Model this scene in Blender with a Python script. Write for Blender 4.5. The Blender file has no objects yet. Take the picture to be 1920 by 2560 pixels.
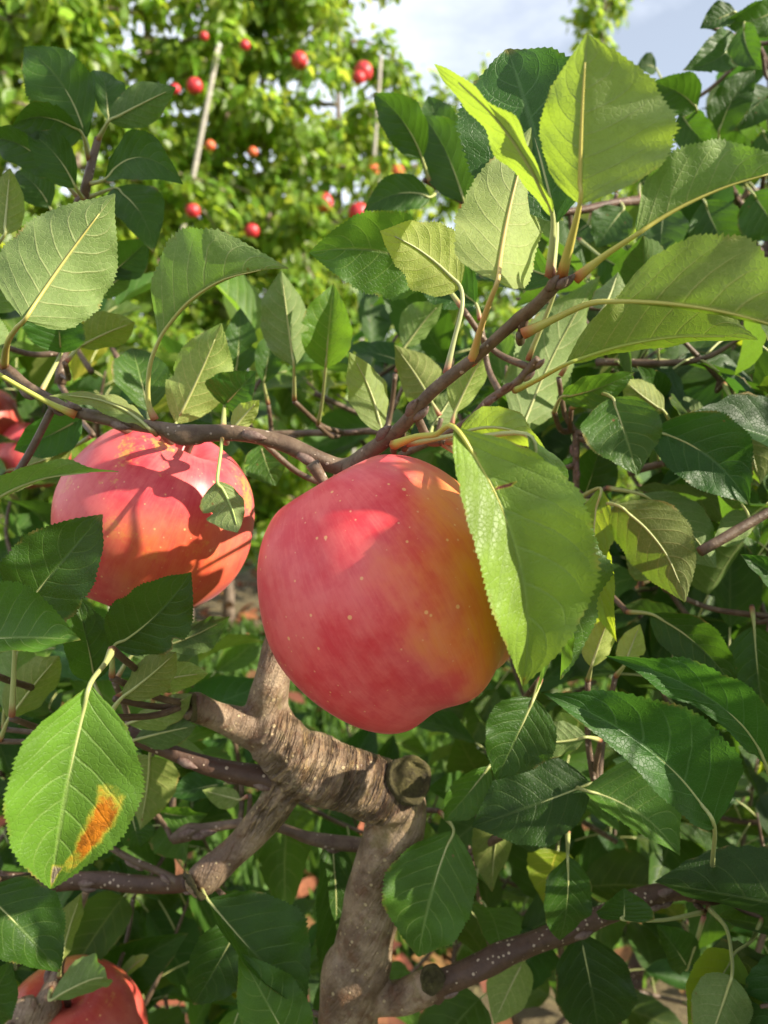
import bpy, bmesh, math, random
import numpy as np
from mathutils import Vector, Matrix

S = bpy.context.scene
COL = S.collection
rad = math.radians

# ------------------------------------------------------------------ camera
CAM_H, PITCH, FPX = 1.10, rad(9.6), 2080.0
cam_d = bpy.data.cameras.new('camera')
cam = bpy.data.objects.new('camera', cam_d); COL.objects.link(cam)
cam.location = (0, 0, CAM_H)
cam.rotation_euler = (rad(90) - PITCH, 0, 0)
cam_d.sensor_fit = 'HORIZONTAL'; cam_d.sensor_width = 24; cam_d.lens = 26
cam_d.clip_start = 0.02; cam_d.clip_end = 2000
cam_d.dof.use_dof = True; cam_d.dof.focus_distance = 0.285; cam_d.dof.aperture_fstop = 13
S.camera = cam

# ------------------------------------------------------------------ sun, sky, exposure
SUN = Vector((0.84, -0.22, 0.50)).normalized()
sd = bpy.data.lights.new('sun', 'SUN'); sd.energy = 5.0; sd.angle = rad(0.53); sd.color = (1.0, 0.91, 0.75)
so = bpy.data.objects.new('sun', sd); COL.objects.link(so)
so.location = SUN * 20
so.rotation_euler = SUN.to_track_quat('Z', 'Y').to_euler()
S.view_settings.view_transform = 'Standard'; S.view_settings.look = 'None'
S.view_settings.exposure = 1.28; S.view_settings.gamma = 1.0
S.cycles.max_bounces = 8; S.cycles.transparent_max_bounces = 8
S.cycles.sample_clamp_indirect = 6

W = bpy.data.worlds.new('World'); S.world = W; W.use_nodes = True
nt = W.node_tree; nt.nodes.clear()
def nn(nt, t, **kw):
    n = nt.nodes.new(t)
    for k, v in kw.items(): setattr(n, k, v)
    return n
def lk(nt, a, b): nt.links.new(a, b)
wo = nn(nt, 'ShaderNodeOutputWorld'); bg = nn(nt, 'ShaderNodeBackground'); bg.inputs['Strength'].default_value = 0.05
sky = nn(nt, 'ShaderNodeTexSky', sky_type='NISHITA'); sky.sun_disc = False
sky.sun_elevation = math.asin(SUN.z); sky.sun_rotation = math.atan2(SUN.x, SUN.y)
sky.air_density = 1.0; sky.dust_density = 0.5; sky.ozone_density = 1.2
tc = nn(nt, 'ShaderNodeTexCoord'); mp = nn(nt, 'ShaderNodeMapping'); mp.inputs['Scale'].default_value = (1.0, 1.0, 2.2)
mp.inputs['Location'].default_value = (0.35, 0.0, 0.1)
no = nn(nt, 'ShaderNodeTexNoise'); no.inputs['Scale'].default_value = 2.2; no.inputs['Detail'].default_value = 7; no.inputs['Roughness'].default_value = .58
sepw = nn(nt, 'ShaderNodeSeparateXYZ')
rw = nn(nt, 'ShaderNodeValToRGB'); rw.color_ramp.elements[0].position = .36; rw.color_ramp.elements[1].position = .60
mw = nn(nt, 'ShaderNodeMix', data_type='RGBA')
lk(nt, tc.outputs['Generated'], mp.inputs['Vector']); lk(nt, mp.outputs[0], no.inputs['Vector'])
# more cloud towards the left of the scene (world -X)
lk(nt, tc.outputs['Generated'], sepw.inputs[0])
ma = nn(nt, 'ShaderNodeMath', operation='MULTIPLY_ADD'); ma.inputs[1].default_value = -0.28
lk(nt, sepw.outputs['X'], ma.inputs[0]); lk(nt, no.outputs['Fac'], ma.inputs[2])
lk(nt, ma.outputs[0], rw.inputs['Fac']); 
mf = nn(nt, 'ShaderNodeMath', operation='MULTIPLY_ADD'); mf.inputs[1].default_value = .42; mf.inputs[2].default_value = .24
lk(nt, rw.outputs['Color'], mf.inputs[0]); lk(nt, mf.outputs[0], mw.inputs['Factor'])
lk(nt, sky.outputs['Color'], mw.inputs['A']); mw.inputs['B'].default_value = (15, 15.6, 17, 1)
lk(nt, mw.outputs['Result'], bg.inputs['Color']); lk(nt, bg.outputs[0], wo.inputs['Surface'])

# ------------------------------------------------------------------ helpers
CAMP = Vector((0, 0, CAM_H))
F_ = Vector((0, math.cos(PITCH), -math.sin(PITCH))); U_ = Vector((0, math.sin(PITCH), math.cos(PITCH))); R_ = Vector((1, 0, 0))
def at(px, py, d):
    return CAMP + R_ * ((px - 960) / FPX * d) + U_ * (-(py - 1280) / FPX * d) + F_ * d

class MB:
    """collects vertices, faces, uvs and a per-vertex tint"""
    def __init__(s): s.v = []; s.f = []; s.uv = []; s.t = []; s.n = 0
    def add(s, v, f, uv=None, tint=(1, 1, 1)):
        s.v.extend(v); k = s.n
        s.f.extend([tuple(i + k for i in q) for q in f])
        s.uv.extend(uv if uv is not None else [(0, 0)] * len(v))
        s.t.extend([tint] * len(v)); s.n += len(v)
    def build(s, name, mats, origin=None, parent=None, smooth=True, slots=None):
        me = bpy.data.meshes.new(name)
        o = Vector(origin) if origin is not None else Vector((0, 0, 0))
        me.from_pydata([tuple(Vector(p) - o) for p in s.v], [], s.f)
        if smooth: me.polygons.foreach_set('use_smooth', [True] * len(me.polygons))
        ul = me.uv_layers.new(name='UVMap'); li = np.zeros(len(me.loops), dtype=np.int32); me.loops.foreach_get('vertex_index', li)
        ul.data.foreach_set('uv', np.array(s.uv, dtype=np.float32)[li].ravel())
        at_ = me.color_attributes.new('tint', 'FLOAT_COLOR', 'POINT')
        c = np.ones((s.n, 4), dtype=np.float32); c[:, :3] = np.array(s.t, dtype=np.float32)
        at_.data.foreach_set('color', c.ravel())
        for m in (mats if isinstance(mats, (list, tuple)) else [mats]): me.materials.append(m)
        if slots is not None: me.polygons.foreach_set('material_index', slots)
        me.update()
        ob = bpy.data.objects.new(name, me); COL.objects.link(ob)
        place(ob, o, parent)
        return ob
WPOS = {}
def place(ob, o, parent):
    WPOS[ob] = Vector(o)
    if parent is not None:
        ob.parent = parent; ob.location = Vector(o) - WPOS[parent]
    else: ob.location = o
def tag(o, label=None, cat=None, group=None, kind=None):
    if label: o['label'] = label
    if cat: o['category'] = cat
    if group: o['group'] = group
    if kind: o['kind'] = kind
    return o
def empty(name, loc):
    o = bpy.data.objects.new(name, None); o.empty_display_size = .05; COL.objects.link(o); place(o, Vector(loc), None); return o

def spline(pts, n):
    """Catmull-Rom through rows (x,y,z,r)"""
    P = [np.array(p, dtype=float) for p in pts]
    if len(P) == 2: return [P[0] + (P[1] - P[0]) * i / n for i in range(n + 1)]
    P = [2 * P[0] - P[1]] + P + [2 * P[-1] - P[-2]]
    out = []; m = len(P) - 3
    for i in range(n + 1):
        s = i / n * m; k = min(int(s), m - 1); t = s - k
        a, b, c, d = P[k:k + 4]
        out.append(.5 * ((2 * b) + (c - a) * t + (2 * a - 5 * b + 4 * c - d) * t * t + (3 * b - a - 3 * c + d) * t ** 3))
    return out
def tube(pts, n=24, seg=10, rough=0.0, seed=0, ridges=None, cap=True):
    """pts rows (Vector, r) -> verts, faces, uv (u round, v metres)"""
    rnd = random.Random(seed)
    q = spline([(p[0][0], p[0][1], p[0][2], p[1]) for p in pts], n)
    pos = [Vector(x[:3]) for x in q]; rr = [max(x[3], 1e-5) for x in q]
    v = []; f = []; uv = []; L = 0
    T = (pos[1] - pos[0]).normalized()
    ref = Vector((0, 0, 1)) if abs(T.z) < .9 else Vector((1, 0, 0))
    X = T.cross(ref).normalized()
    ph = [rnd.uniform(0, 6.28) for _ in range(8)]
    for i in range(n + 1):
        T = (pos[min(i + 1, n)] - pos[max(i - 1, 0)]).normalized()
        X = (X - T * X.dot(T)).normalized(); Y = T.cross(X)
        if i: L += (pos[i] - pos[i - 1]).length
        for j in range(seg):
            a = j / seg * 2 * math.pi
            r = rr[i]
            if rough:
                r *= 1 + rough * (math.sin(3 * a + ph[0] + L * 90) * .5 + math.sin(2 * a + ph[1] - L * 160) * .5 + math.sin(a * 5 + L * 300 + ph[2]) * .3)
            if ridges and ridges[0] <= i / n <= ridges[1]:
                w = math.sin(L * 2 * math.pi / ridges[2] + .8 * math.sin(a + ph[3]) + 1.5 * math.sin(L * 140 + ph[4]) + .5 * math.sin(3 * a + ph[5]))
                r *= 1 + ridges[3] * (abs(w) - .5) * (0.6 + .4 * math.sin(2 * a + L * 200 + ph[6]))
            v.append(pos[i] + (X * math.cos(a) + Y * math.sin(a)) * r)
            uv.append((j / seg, L))
    for i in range(n):
        for j in range(seg):
            k = (j + 1) % seg
            f.append((i * seg + j, i * seg + k, (i + 1) * seg + k, (i + 1) * seg + j))
    if cap:
        f.append(tuple(range(seg - 1, -1, -1))); f.append(tuple(n * seg + j for j in range(seg)))
    return v, f, uv

# ------------------------------------------------------------------ materials
def mat(name):
    m = bpy.data.materials.new(name); m.use_nodes = True
    t = m.node_tree; t.nodes.clear()
    return m, t
def M_(t, op, a, b=None, c=None):
    n = nn(t, 'ShaderNodeMath', operation=op)
    for i, x in enumerate((a, b, c)):
        if x is None: continue
        if isinstance(x, (int, float)): n.inputs[i].default_value = x
        else: lk(t, x, n.inputs[i])
    return n.outputs[0]
def mixc(t, f, a, b, blend='MIX'):
    n = nn(t, 'ShaderNodeMix', data_type='RGBA', blend_type=blend)
    for s, x in (('Factor', f), ('A', a), ('B', b)):
        if isinstance(x, (int, float)): n.inputs[s].default_value = x
        elif isinstance(x, tuple): n.inputs[s].default_value = (*x, 1) if len(x) == 3 else x
        else: lk(t, x, n.inputs[s])
    return n.outputs['Result']
def sstep(t, x, a, b):
    n = nn(t, 'ShaderNodeMapRange', interpolation_type='SMOOTHSTEP')
    lk(t, x, n.inputs['Value']); n.inputs['From Min'].default_value = a; n.inputs['From Max'].default_value = b
    return n.outputs['Result']
def noise(t, vec, scale, detail=3, rough=.55):
    n = nn(t, 'ShaderNodeTexNoise'); n.inputs['Scale'].default_value = scale; n.inputs['Detail'].default_value = detail
    n.inputs['Roughness'].default_value = rough
    if vec is not None: lk(t, vec, n.inputs['Vector'])
    return n.outputs['Fac']
def voro(t, vec, scale, feature='F1', rnd=1.0):
    n = nn(t, 'ShaderNodeTexVoronoi', feature=feature); n.inputs['Scale'].default_value = scale; n.inputs['Randomness'].default_value = rnd
    if vec is not None: lk(t, vec, n.inputs['Vector'])
    return n

def leaf_material(name, up=(.043, .103, .012), down=(.155, .225, .075), trans=(.20, .42, .03), tfac=.30, blotch=None, veins=True, rough=.46):
    m, t = mat(name)
    out = nn(t, 'ShaderNodeOutputMaterial')
    tcn = nn(t, 'ShaderNodeTexCoord'); sp = nn(t, 'ShaderNodeSeparateXYZ'); lk(t, tcn.outputs['UV'], sp.inputs[0])
    u, v = sp.outputs['X'], sp.outputs['Y']
    s = M_(t, 'MULTIPLY_ADD', u, 2.0, -1.0); q = M_(t, 'ABSOLUTE', s)
    ob = tcn.outputs['Object']
    geo = nn(t, 'ShaderNodeNewGeometry')
    att = nn(t, 'ShaderNodeAttribute', attribute_name='tint')
    n1 = noise(t, ob, 45, 3); n2 = noise(t, ob, 560, 4, .7)
    if veins:
        side = M_(t, 'GREATER_THAN', s, 0)
        k = M_(t, 'MULTIPLY_ADD', M_(t, 'SUBTRACT', M_(t, 'SUBTRACT', v, M_(t, 'MULTIPLY', q, .16)), M_(t, 'MULTIPLY', M_(t, 'POWER', q, 2), .13)), 7.5, 10.0)
        k = M_(t, 'ADD', k, M_(t, 'MULTIPLY', side, .43))
        k = M_(t, 'ADD', k, M_(t, 'MULTIPLY', M_(t, 'SUBTRACT', n1, .5), .55))
        dv = M_(t, 'ABSOLUTE', M_(t, 'SUBTRACT', M_(t, 'FRACT', k), .5))
        vein = M_(t, 'MULTIPLY', sstep(t, dv, .070, .015), sstep(t, q, 1.0, .45))
        rib = sstep(t, q, .055, .012)
        pill = M_(t, 'MULTIPLY', sstep(t, dv, 0, .42), .35)
        net = sstep(t, voro(t, ob, 620, 'DISTANCE_TO_EDGE').outputs['Distance'], .09, .0)
        allv = M_(t, 'MAXIMUM', rib, M_(t, 'MULTIPLY', vein, .75))
        h = M_(t, 'SUBTRACT', M_(t, 'ADD', M_(t, 'MULTIPLY', pill, 1.0), M_(t, 'MULTIPLY', n2, .45)), M_(t, 'ADD', M_(t, 'MULTIPLY', allv, .7), M_(t, 'MULTIPLY', net, .28)))
        bump = nn(t, 'ShaderNodeBump'); bump.inputs['Strength'].default_value = .55; bump.inputs['Distance'].default_value = .0006
        lk(t, h, bump.inputs['Height'])
    else:
        allv = sstep(t, q, .10, .02); net = None
    upc = mixc(t, sstep(t, n1, .3, .7), tuple(c * .72 for c in up), tuple(c * 1.25 for c in up))
    upc = mixc(t, M_(t, 'MULTIPLY', allv, .62), upc, (.20, .29, .08))
    dnc = mixc(t, sstep(t, n1, .3, .7), tuple(c * .85 for c in down), tuple(c * 1.1 for c in down))
    dnc = mixc(t, M_(t, 'MULTIPLY', allv, .75), dnc, (.38, .42, .19))
    if net is not None:
        upc = mixc(t, M_(t, 'MULTIPLY', net, .07), upc, (.2, .3, .08))
        dnc = mixc(t, M_(t, 'MULTIPLY', net, .30), dnc, (.32, .38, .17)); dnc = mixc(t, M_(t, 'MULTIPLY', sstep(t, n2, .42, .66), .4), dnc, tuple(c * .62 for c in down))
    col = mixc(t, geo.outputs['Backfacing'], upc, dnc)
    col = mixc(t, 1.0, col, att.outputs['Color'], 'MULTIPLY')
    trc = mixc(t, 1.0, mixc(t, M_(t, 'MULTIPLY', allv, .5), trans, tuple(c * .5 for c in trans)), att.outputs['Color'], 'MULTIPLY')
    mar = M_(t, 'MULTIPLY', M_(t, 'MAXIMUM', sstep(t, q, .90, 1.0), sstep(t, v, .93, 1.0)), sstep(t, noise(t, ob, 70, 3), .52, .66))
    col = mixc(t, M_(t, 'MULTIPLY', mar, .8), col, (.26, .17, .05))
    # small brown specks of wear
    spk = M_(t, 'MULTIPLY', sstep(t, voro(t, ob, 120).outputs['Distance'], .10, .04), sstep(t, noise(t, ob, 26, 1), .55, .62))
    col = mixc(t, spk, col, (.16, .07, .03))
    if blotch:
        for (u0, v0, ru, rv, c, tc2) in blotch:
            wob = M_(t, 'MULTIPLY', M_(t, 'SUBTRACT', noise(t, ob, 190, 5, .7), .5), 1.7)
            du = M_(t, 'DIVIDE', M_(t, 'SUBTRACT', u, u0), ru); dvv = M_(t, 'DIVIDE', M_(t, 'SUBTRACT', v, v0), rv)
            r = M_(t, 'ADD', M_(t, 'MAXIMUM', M_(t, 'ABSOLUTE', M_(t, 'ADD', du, M_(t, 'MULTIPLY', dvv, -.35))), M_(t, 'ABSOLUTE', dvv)), wob)
            k1 = sstep(t, r, 1.35, .85); k2 = sstep(t, r, 1.08, .62)
            col = mixc(t, k1, col, (.42, .40, .04)); trc = mixc(t, k1, trc, (.3, .25, .02))
            cc = mixc(t, sstep(t, noise(t, ob, 260, 4), .42, .62), c, tuple(x * .45 for x in c))
            col = mixc(t, k2, col, cc); trc = mixc(t, k2, trc, tc2)
    pb = nn(t, 'ShaderNodeBsdfPrincipled'); lk(t, col, pb.inputs['Base Color'])
    rg = nn(t, 'ShaderNodeMix', data_type='FLOAT'); lk(t, geo.outputs['Backfacing'], rg.inputs['Factor'])
    rg.inputs['A'].default_value = rough; rg.inputs['B'].default_value = .62; lk(t, rg.outputs['Result'], pb.inputs['Roughness'])
    pb.inputs['Specular IOR Level'].default_value = .28
    tr = nn(t, 'ShaderNodeBsdfTranslucent'); lk(t, trc, tr.inputs['Color'])
    if veins: lk(t, bump.outputs[0], pb.inputs['Normal']); lk(t, bump.outputs[0], tr.inputs['Normal'])
    mx = nn(t, 'ShaderNodeMixShader'); mx.inputs['Fac'].default_value = tfac
    lk(t, pb.outputs[0], mx.inputs[1]); lk(t, tr.outputs[0], mx.inputs[2]); lk(t, mx.outputs[0], out.inputs['Surface'])
    return m
LEAF = leaf_material('apple_leaf')
LEAF_YOUNG = leaf_material('young_apple_leaf', up=(.10, .20, .025), down=(.24, .31, .11), trans=(.42, .60, .04), tfac=.42)
LEAF_SPOT = leaf_material('blotched_apple_leaf', up=(.080, .165, .018), blotch=[(.22, .68, .085, .17, (.62, .20, .012), (.35, .12, .01)), (.47, .93, .09, .05, (.34, .27, .19), (.1, .08, .05))])
LEAF_HERO = leaf_material('scarred_apple_leaf', up=(.15, .24, .032), trans=(.30, .44, .035), tfac=.24, rough=.42, blotch=[(.42, .255, .065, .006, (.16, .05, .025), (.05, .02, .01)), (.50, .985, .10, .022, (.20, .09, .04), (.1, .05, .01))])
LEAF_FAR = leaf_material('distant_apple_leaf', up=(.125, .215, .028), down=(.25, .33, .10), trans=(.46, .64, .06), tfac=.5, veins=False, rough=.35)

def bark_material(name, c1, c2, c3, dot=(.5, .42, .3), dots=160, dotr=.13, scale=120, bumpd=.0012, rough=.62, axis=None, moss=None, span=None):
    m, t = mat(name); out = nn(t, 'ShaderNodeOutputMaterial')
    tcn = nn(t, 'ShaderNodeTexCoord'); ob = tcn.outputs['Object']
    a = noise(t, ob, scale * .35, 5, .6); b = noise(t, ob, scale, 6, .65); fine = noise(t, ob, scale * 5, 4, .7)
    col = mixc(t, sstep(t, a, .35, .65), c1, c2); col = mixc(t, M_(t, 'MULTIPLY', sstep(t, b, .48, .68), .8), col, c3)
    vd = voro(t, ob, dots); dd = vd.outputs['Distance']
    sel = nn(t, 'ShaderNodeSeparateColor'); lk(t, vd.outputs['Color'], sel.inputs[0])
    rr = M_(t, 'MULTIPLY', sel.outputs[0], dotr * 1.6)
    dot_m = sstep(t, M_(t, 'SUBTRACT', dd, rr), .03, -.03)
    dot_m = M_(t, 'MULTIPLY', dot_m, M_(t, 'GREATER_THAN', sel.outputs[1], .42))
    col = mixc(t, M_(t, 'MULTIPLY', dot_m, .85), col, dot)
    col = mixc(t, M_(t, 'MULTIPLY', sstep(t, fine, .35, .75), .35), col, tuple(x * .45 for x in c1))
    h = M_(t, 'ADD', M_(t, 'ADD', M_(t, 'MULTIPLY', b, 1.0), M_(t, 'MULTIPLY', fine, .45)), M_(t, 'MULTIPLY', dot_m, .55))
    if axis is not None:       # compression wrinkles across the limb
        ax = Vector(axis).normalized(); p = ax.cross(Vector((0, 1, 0))).normalized(); q = ax.cross(p)
        def dotv(d, k):
            n = nn(t, 'ShaderNodeVectorMath', operation='DOT_PRODUCT'); lk(t, ob, n.inputs[0]); n.inputs[1].default_value = tuple(d * k); return n.outputs['Value']
        cb = nn(t, 'ShaderNodeCombineXYZ'); lk(t, dotv(ax, 260), cb.inputs[0]); lk(t, dotv(p, 34), cb.inputs[1]); lk(t, dotv(q, 34), cb.inputs[2])
        wr = noise(t, cb.outputs[0], 1.0, 4, .6); cb2 = nn(t, 'ShaderNodeVectorMath', operation='SCALE'); lk(t, cb.outputs[0], cb2.inputs[0]); cb2.inputs['Scale'].default_value = 4.0
        wf = noise(t, cb2.outputs[0], 1.0, 3, .6)
        msk = M_(t, 'MULTIPLY', sstep(t, dotv(ax, 1), span[0], span[0] + .02), sstep(t, dotv(ax, 1), span[1], span[1] - .012))
        msk = M_(t, 'MULTIPLY', msk, sstep(t, dotv(Vector((0, 0, 1)), 1), span[2], span[2] + .012))
        msk = M_(t, 'MULTIPLY_ADD', msk, .88, .12)
        crease = M_(t, 'MULTIPLY', sstep(t, wr, .47, .40), msk)
        h = M_(t, 'ADD', h, M_(t, 'MULTIPLY', msk, M_(t, 'ADD', M_(t, 'MULTIPLY', sstep(t, wr, .36, .58), 3.2), M_(t, 'MULTIPLY', wf, 1.3))))
        col = mixc(t, M_(t, 'MULTIPLY', crease, .65), col, (.045, .028, .016))
        col = mixc(t, M_(t, 'MULTIPLY', M_(t, 'MULTIPLY', sstep(t, wf, .52, .68), msk), .55), col, (.42, .28, .12))
    if moss:
        col = mixc(t, M_(t, 'MULTIPLY', sstep(t, noise(t, ob, 55, 5, .7), .54, .70), .6), col, moss)
    bump = nn(t, 'ShaderNodeBump'); bump.inputs['Strength'].default_value = 1.0; bump.inputs['Distance'].default_value = bumpd
    lk(t, h, bump.inputs['Height'])
    pb = nn(t, 'ShaderNodeBsdfPrincipled'); lk(t, col, pb.inputs['Base Color']); pb.inputs['Roughness'].default_value = rough
    pb.inputs['Specular IOR Level'].default_value = .35
    lk(t, bump.outputs[0], pb.inputs['Normal']); lk(t, pb.outputs[0], out.inputs['Surface'])
    return m
BARK = bark_material('apple_bark', (.125, .076, .045), (.36, .26, .17), (.14, .066, .034), dot=(.55, .42, .24), dots=330, dotr=.20, scale=150, bumpd=.0016, rough=.38, axis=at(1015, 2000, .392) - at(690, 1860, .374), span=((at(690, 1860, .374) - at(870, 2560, .41)).dot((at(1015, 2000, .392) - at(690, 1860, .374)).normalized()) - .012, (at(1015, 2000, .392) - at(870, 2560, .41)).dot((at(1015, 2000, .392) - at(690, 1860, .374)).normalized()) + .004, (at(960, 2080, .39) - at(870, 2560, .41)).z), moss=(.17, .135, .045))
TWIG = bark_material('apple_twig_bark', (.095, .060, .036), (.165, .112, .072), (.075, .040, .026), dot=(.46, .36, .28), dots=300, dotr=.17, scale=220, bumpd=.0005, rough=.5)
TWIG_DARK = bark_material('red_brown_branch_bark', (.070, .036, .022), (.10, .054, .033), (.055, .026, .016), dot=(.55, .42, .30), dots=420, dotr=.22, scale=190, bumpd=.0006, rough=.5)
BUD = bark_material('bud_scales', (.10, .05, .04), (.20, .14, .11), (.07, .03, .028), scale=500, bumpd=.0004)
SCAR = bark_material('pruning_scar_wood', (.055, .045, .016), (.10, .085, .026), (.025, .018, .010), dot=(.14, .12, .045), dots=320, dotr=.2, scale=300, bumpd=.0016, rough=.9)

def petiole_material():
    m, t = mat('petiole_skin'); out = nn(t, 'ShaderNodeOutputMaterial')
    tcn = nn(t, 'ShaderNodeTexCoord'); sp = nn(t, 'ShaderNodeSeparateXYZ'); lk(t, tcn.outputs['UV'], sp.inputs[0])
    att = nn(t, 'ShaderNodeAttribute', attribute_name='tint')
    r = M_(t, 'MULTIPLY', sstep(t, sp.outputs['Y'], .007, .0), .8)      # reddish where the stalk joins the twig
    col = mixc(t, r, (.34, .36, .13), (.32, .055, .05)); col = mixc(t, 1.0, col, att.outputs['Color'], 'MULTIPLY')
    pb = nn(t, 'ShaderNodeBsdfPrincipled'); lk(t, col, pb.inputs['Base Color']); pb.inputs['Roughness'].default_value = .5
    pb.inputs['Subsurface Weight'].default_value = .15; pb.inputs['Subsurface Radius'].default_value = (.002, .002, .001)
    lk(t, pb.outputs[0], out.inputs['Surface']); return m
PET = petiole_material()

def apple_material(name, red, pink, ground, gdir, gmin, gmax, seed=0.0, russet=.0, R=.042, far=False):
    m, t = mat(name); out = nn(t, 'ShaderNodeOutputMaterial')
    tcn = nn(t, 'ShaderNodeTexCoord'); ob = tcn.outputs['Object']
    sp = nn(t, 'ShaderNodeSeparateXYZ'); lk(t, ob, sp.inputs[0])
    pb = nn(t, 'ShaderNodeBsdfPrincipled')
    # ground colour side (a direction fixed to the fruit)
    dt = nn(t, 'ShaderNodeVectorMath', operation='DOT_PRODUCT'); lk(t, ob, dt.inputs[0]); dt.inputs[1].default_value = tuple(Vector(gdir).normalized() / R)
    nz = noise(t, ob, 38, 4, .6)
    gd = M_(t, 'ADD', dt.outputs['Value'], M_(t, 'MULTIPLY_ADD', nz, .9, -.45))
    ang = M_(t, 'ARCTAN2', sp.outputs['Y'], sp.outputs['X'])
    cb = nn(t, 'ShaderNodeCombineXYZ')
    lk(t, M_(t, 'MULTIPLY', M_(t, 'COSINE', ang), 3.0), cb.inputs[0]); lk(t, M_(t, 'MULTIPLY', M_(t, 'SINE', ang), 3.0), cb.inputs[1]); lk(t, M_(t, 'MULTIPLY', sp.outputs['Z'], 14.0), cb.inputs[2])
    st = noise(t, cb.outputs[0], 4.5, 5, .65)
    col = mixc(t, M_(t, 'MULTIPLY', sstep(t, M_(t, 'ADD', M_(t, 'MULTIPLY', st, .28), M_(t, 'MULTIPLY', noise(t, ob, 75, 5, .65), .72)), .38, .62), .55), red, pink)
    gm = sstep(t, gd, gmin, gmax)
    gm = M_(t, 'MULTIPLY', gm, M_(t, 'MULTIPLY_ADD', sstep(t, st, .3, .62), .3, .7))
    col = mixc(t, gm, col, ground)
    if not far:
        bn = nn(t, 'ShaderNodeMapping'); bn.inputs['Location'].default_value = (seed, seed * .7, seed * 1.3); lk(t, ob, bn.inputs['Vector'])
        vd = voro(t, bn.outputs[0], 250); sel = nn(t, 'ShaderNodeSeparateColor'); lk(t, vd.outputs['Color'], sel.inputs[0])
        dm = M_(t, 'MULTIPLY', sstep(t, M_(t, 'SUBTRACT', vd.outputs['Distance'], M_(t, 'MULTIPLY', sel.outputs[0], .16)), .045, -.02), M_(t, 'GREATER_THAN', sel.outputs[1], .46))
        col = mixc(t, M_(t, 'MULTIPLY', dm, .65), col, (.80, .46, .17))
        v2 = voro(t, bn.outputs[0], 460); s2_ = nn(t, 'ShaderNodeSeparateColor'); lk(t, v2.outputs['Color'], s2_.inputs[0])
        d2 = M_(t, 'MULTIPLY', sstep(t, M_(t, 'SUBTRACT', v2.outputs['Distance'], M_(t, 'MULTIPLY', s2_.outputs[0], .16)), .05, -.02), M_(t, 'GREATER_THAN', s2_.outputs[1], .72))
        col = mixc(t, M_(t, 'MULTIPLY', d2, .5), col, (.74, .42, .22))
        cf = nn(t, 'ShaderNodeVectorMath', operation='MULTIPLY'); lk(t, cb.outputs[0], cf.inputs[0]); cf.inputs[1].default_value = (6, 6, 2.4)
        fs = noise(t, cf.outputs[0], 4.0, 4, .7)
        col = mixc(t, M_(t, 'MULTIPLY', sstep(t, fs, .50, .70), .14), col, (.66, .23, .16)); col = mixc(t, M_(t, 'MULTIPLY', sstep(t, fs, .48, .30), .13), col, tuple(x * .72 for x in red))
        if russet:
            rs = M_(t, 'MULTIPLY', sstep(t, M_(t, 'ADD', M_(t, 'MULTIPLY', noise(t, bn.outputs[0], 55, 4, .6), .6), M_(t, 'MULTIPLY', noise(t, bn.outputs[0], 420, 5, .8), .4)), .555, .62), sstep(t, sp.outputs['Z'], -.012, .02))
            col = mixc(t, M_(t, 'MULTIPLY', rs, russet), col, (.62, .36, .05))
        # waxy bloom
        bl = M_(t, 'MULTIPLY', sstep(t, noise(t, ob, 22, 4, .6), .42, .72), .13)
        col = mixc(t, bl, col, (.60, .35, .36))
        bump = nn(t, 'ShaderNodeBump'); bump.inputs['Strength'].default_value = .25; bump.inputs['Distance'].default_value = .0006
        lk(t, M_(t, 'ADD', noise(t, ob, 60, 2), M_(t, 'MULTIPLY', noise(t, ob, 900, 2), .12)), bump.inputs['Height']); lk(t, bump.outputs[0], pb.inputs['Normal'])
        rgh = M_(t, 'MULTIPLY_ADD', noise(t, ob, 130, 4, .7), .22, .27); lk(t, rgh, pb.inputs['Roughness'])
        pb.inputs['Specular IOR Level'].default_value = .32; pb.inputs['Sheen Weight'].default_value = .06; pb.inputs['Sheen Roughness'].default_value = .35; pb.inputs['Sheen Tint'].default_value = (1, .75, .85, 1); pb.inputs['Subsurface Weight'].default_value = .12; pb.inputs['Subsurface Radius'].default_value = (.006, .002, .001)
    else: pb.inputs['Roughness'].default_value = .4
    lk(t, col, pb.inputs['Base Color'])
    lk(t, pb.outputs[0], out.inputs['Surface'])
    return m

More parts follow.
